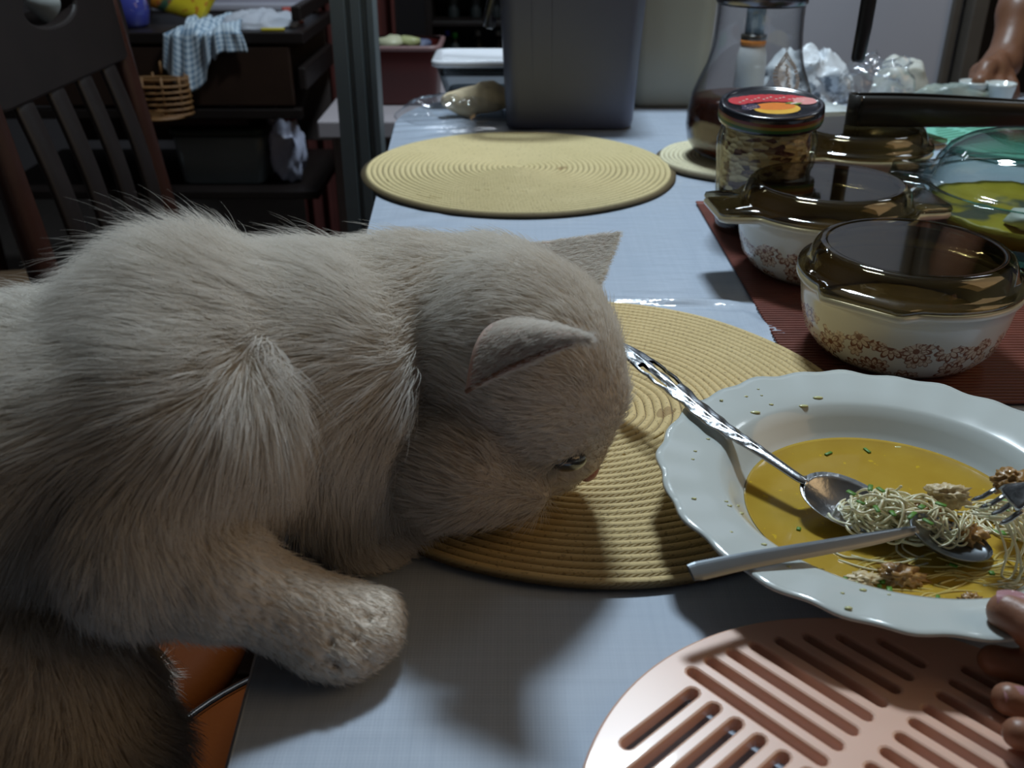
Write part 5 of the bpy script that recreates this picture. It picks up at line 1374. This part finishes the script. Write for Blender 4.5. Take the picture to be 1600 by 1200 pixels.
# nose, eyes, mouth
m_nose = pm('pink_nose', (.40, .17, .15), .35, var=.1, vscale=90)
nb = Blob(); nb.ell(H(.0565, 0, -.0085), sc3(.0045, .0072, .0042), HR); nb.ell(H(.0565, 0, -.0125), sc3(.0035, .0036, .0036), HR)
nv, nq = nb.mesh(.0009, .003); mk('nose', nv, nq, m_nose, cat, world=True)
m_eye = pm('cat_eye', (.05, .055, .06), .05, coat=1.0)
for s in (-1, 1):
    c = H(.0385, s*.0195, .0040); e = ball((0, 0, 0), 1, 3)
    R_ = HR @ np.array(Matrix.Rotation(s*math.radians(38), 3, 'Z'))
    ev = np.array(e[0])*HS*np.array((.0046, .0088, .0066))
    eo = mk('eye', (ev @ R_.T)+c, e[1], m_eye, cat, world=True)
m_lip = pm('dark_lip', (.16, .08, .06), .5, var=.1)
for s in (-1, 1):
    P = [Vector(H(.0545, 0, -.0165)), Vector(H(.053, s*.005, -.0215)), Vector(H(.046, s*.011, -.0245)), Vector(H(.036, s*.0155, -.0245))]
    mk('mouth_line', *tube(spline(P, 10), .0008, 6), m_lip, cat, world=True)
m_whisk = pm('whisker_white', (.75, .73, .68), .4)
wk = []
for s in (-1, 1):
    for q in range(6):
        a = H(.046, s*.014, -.013-.003*(q % 3)); d_w = hf*(.15-.1*q*.4)+hl*s*.8-hu*(.45+.05*q)
        P = [Vector(a+d_w*.055*t-hu*.012*t*t) for t in np.linspace(0, 1, 6)]
        P = [Vector((p.x, p.y, max(p.z, .0085))) for p in P]
        wk.append(tube(P, [.00028, .00026, .00022, .00018, .00012, .00006], 5))
mk('whiskers', *join(wk), m_whisk, cat, world=True, kind='stuff')

# ---- fur: strands grown from the body surface, combed by region and clumped
def grow(V, Q, N, prims, blend, name, lenscale=1.0, seed=1, clump=.55, rad=.00016, keep=None, npts=6):
    r = np.random.default_rng(seed)
    n, ar = tri_normals(V, Q)
    # smooth vertex normals
    vn = np.zeros_like(V)
    for c in range(4): np.add.at(vn, Q[:, c], n*ar[:, None])
    vn /= np.maximum(np.linalg.norm(vn, axis=1), 1e-12)[:, None]
    pick = r.choice(len(Q), N, p=ar/ar.sum()); a, b_ = r.random(N), r.random(N)
    w = np.stack([(1-a)*(1-b_), a*(1-b_), a*b_, (1-a)*b_], 1)
    root = (V[Q[pick]]*w[..., None]).sum(1); nr = (vn[Q[pick]]*w[..., None]).sum(1); nr /= np.linalg.norm(nr, axis=1)[:, None]
    Dm = np.stack([np.maximum(Blob.dist(p, root), -.02) for p in prims], 1)
    ww = np.exp(-(Dm-Dm.min(1, keepdims=True))/blend); ww /= ww.sum(1, keepdims=True)
    Ls = ww @ np.array([p[5]['L'] for p in prims]); lift = ww @ np.array([p[5]['lift'] for p in prims]); tone = ww @ np.array([p[5]['tone'] for p in prims])
    flow = ww @ np.stack([p[5]['flow'] for p in prims])
    if keep is not None:
        kp = keep(root, nr); root, nr, Ls, lift, tone, flow = [q[kp] for q in (root, nr, Ls, lift, tone, flow)]
    N = len(root)
    upf = np.clip(nr[:, 2], 0, 1)*np.clip((Ls-.015)/.02, 0, 1)        # longer fur stands up along the back
    lift = lift*(1+1.3*upf); flow[:, 2] *= (1-.8*upf); flow[:, 1] *= 1-upf
    # large scale waves of the coat
    q = root*np.array((22, 22, 22))
    wob = np.array([[mnoise.noise(Vector(x)), mnoise.noise(Vector(x)+Vector((13, 5, 1))), mnoise.noise(Vector(x)+Vector((3, 17, 9)))] for x in q[::1]])
    flow = flow+.55*wob*np.clip(Ls/.03, .3, 1)[:, None]
    flow = flow - nr*(flow*nr).sum(1, keepdims=True); flow /= np.maximum(np.linalg.norm(flow, axis=1), .2)[:, None]
    L = Ls*lenscale*r.uniform(.65, 1.15, N)
    jit = r.normal(0, .17, (N, 3))
    s = np.linspace(0, 1, npts)[None, :, None]
    d0 = nr*lift[:, None]+flow*.8+jit; d0 /= np.linalg.norm(d0, axis=1)[:, None]
    d1 = nr*(lift*.25)[:, None]+flow+jit*.7+np.array((0, 0, -.28)); d1 /= np.linalg.norm(d1, axis=1)[:, None]
    P = root[:, None]+L[:, None, None]*(d0[:, None]*(s-.45*s*s)+d1[:, None]*(.45*s*s))
    # clumping towards guide strands
    G = max(8, N//46); gi = r.choice(N, G, replace=False)
    kd = kdtree.KDTree(G)
    for i, g_ in enumerate(gi): kd.insert(Vector(root[g_]), i)
    kd.balance()
    near = gi[np.array([kd.find(Vector(x))[1] for x in root])]
    off = root-root[near]
    tgt = P[near]+off[:, None]*(1-.85*s)
    cl = (clump*r.uniform(.3, 1.0, N)*np.clip(Ls/.02, .25, 1))[:, None, None]*s**1.4
    P = P*(1-cl)+tgt*cl
    zmin = np.where(P[..., 0] > -.146, .0014, -.19); P[..., 2] = np.maximum(P[..., 2], zmin)
    cu = bpy.data.hair_curves.new(name); cu.add_curves([npts]*N)
    cu.position_data.foreach_set('vector', (P-np.array(CATL)).astype(np.float32).ravel())
    rr = (rad*np.array([1, .95, .85, .65, .42, .12] if npts == 6 else np.linspace(1, .12, npts)))[None, :]*r.uniform(.7, 1.2, (N, 1))
    at_ = cu.attributes.new('radius', 'FLOAT', 'POINT'); at_.data.foreach_set('value', rr.astype(np.float32).ravel())
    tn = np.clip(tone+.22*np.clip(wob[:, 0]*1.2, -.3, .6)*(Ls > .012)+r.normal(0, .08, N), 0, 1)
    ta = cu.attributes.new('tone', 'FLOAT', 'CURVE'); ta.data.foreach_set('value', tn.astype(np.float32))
    cu.materials.append(m_fur)
    o = bpy.data.objects.new(name, cu); COL.objects.link(o); o.parent = cat; o['kind'] = 'stuff'
    return o
eyeP = [H(.0400, s*.0195, .0040) for s in (-1, 1)]; noseP = H(.0565, 0, -.010)
def keepf(root, nr):
    ok = np.ones(len(root), bool)
    for e in eyeP: ok &= np.linalg.norm(root-e, axis=1) > .0090
    ok &= np.linalg.norm(root-noseP, axis=1) > .0095
    return ok
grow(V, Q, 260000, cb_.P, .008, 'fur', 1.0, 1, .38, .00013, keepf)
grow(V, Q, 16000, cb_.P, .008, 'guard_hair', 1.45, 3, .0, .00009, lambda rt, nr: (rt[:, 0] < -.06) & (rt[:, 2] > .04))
# ear fur: short on the back, a tuft along the inner front edge
for (EV, EF), sgn in ((earN, 1), (earF, 1)):
    ef = np.array(EF); 
    tipd = EV[-1]-EV[0]
    pr_ = [('c', EV[:15].mean(0), .05, EV[-1], .05, dict(L=.0075, lift=.32, flow=tipd/np.linalg.norm(tipd), tone=.0))]
    fn, _ = tri_normals(EV, ef)
    outv = np.array((-.45, -.25, .85)) if EV is earN[0] else np.array((-.5, .6, .3))
    for fl, nn in ((ef, 9000), (ef[:, ::-1], 9000)):
        grow(EV, fl, nn, pr_, .01, 'ear_fur', 1.0, 5, .25, .00012)
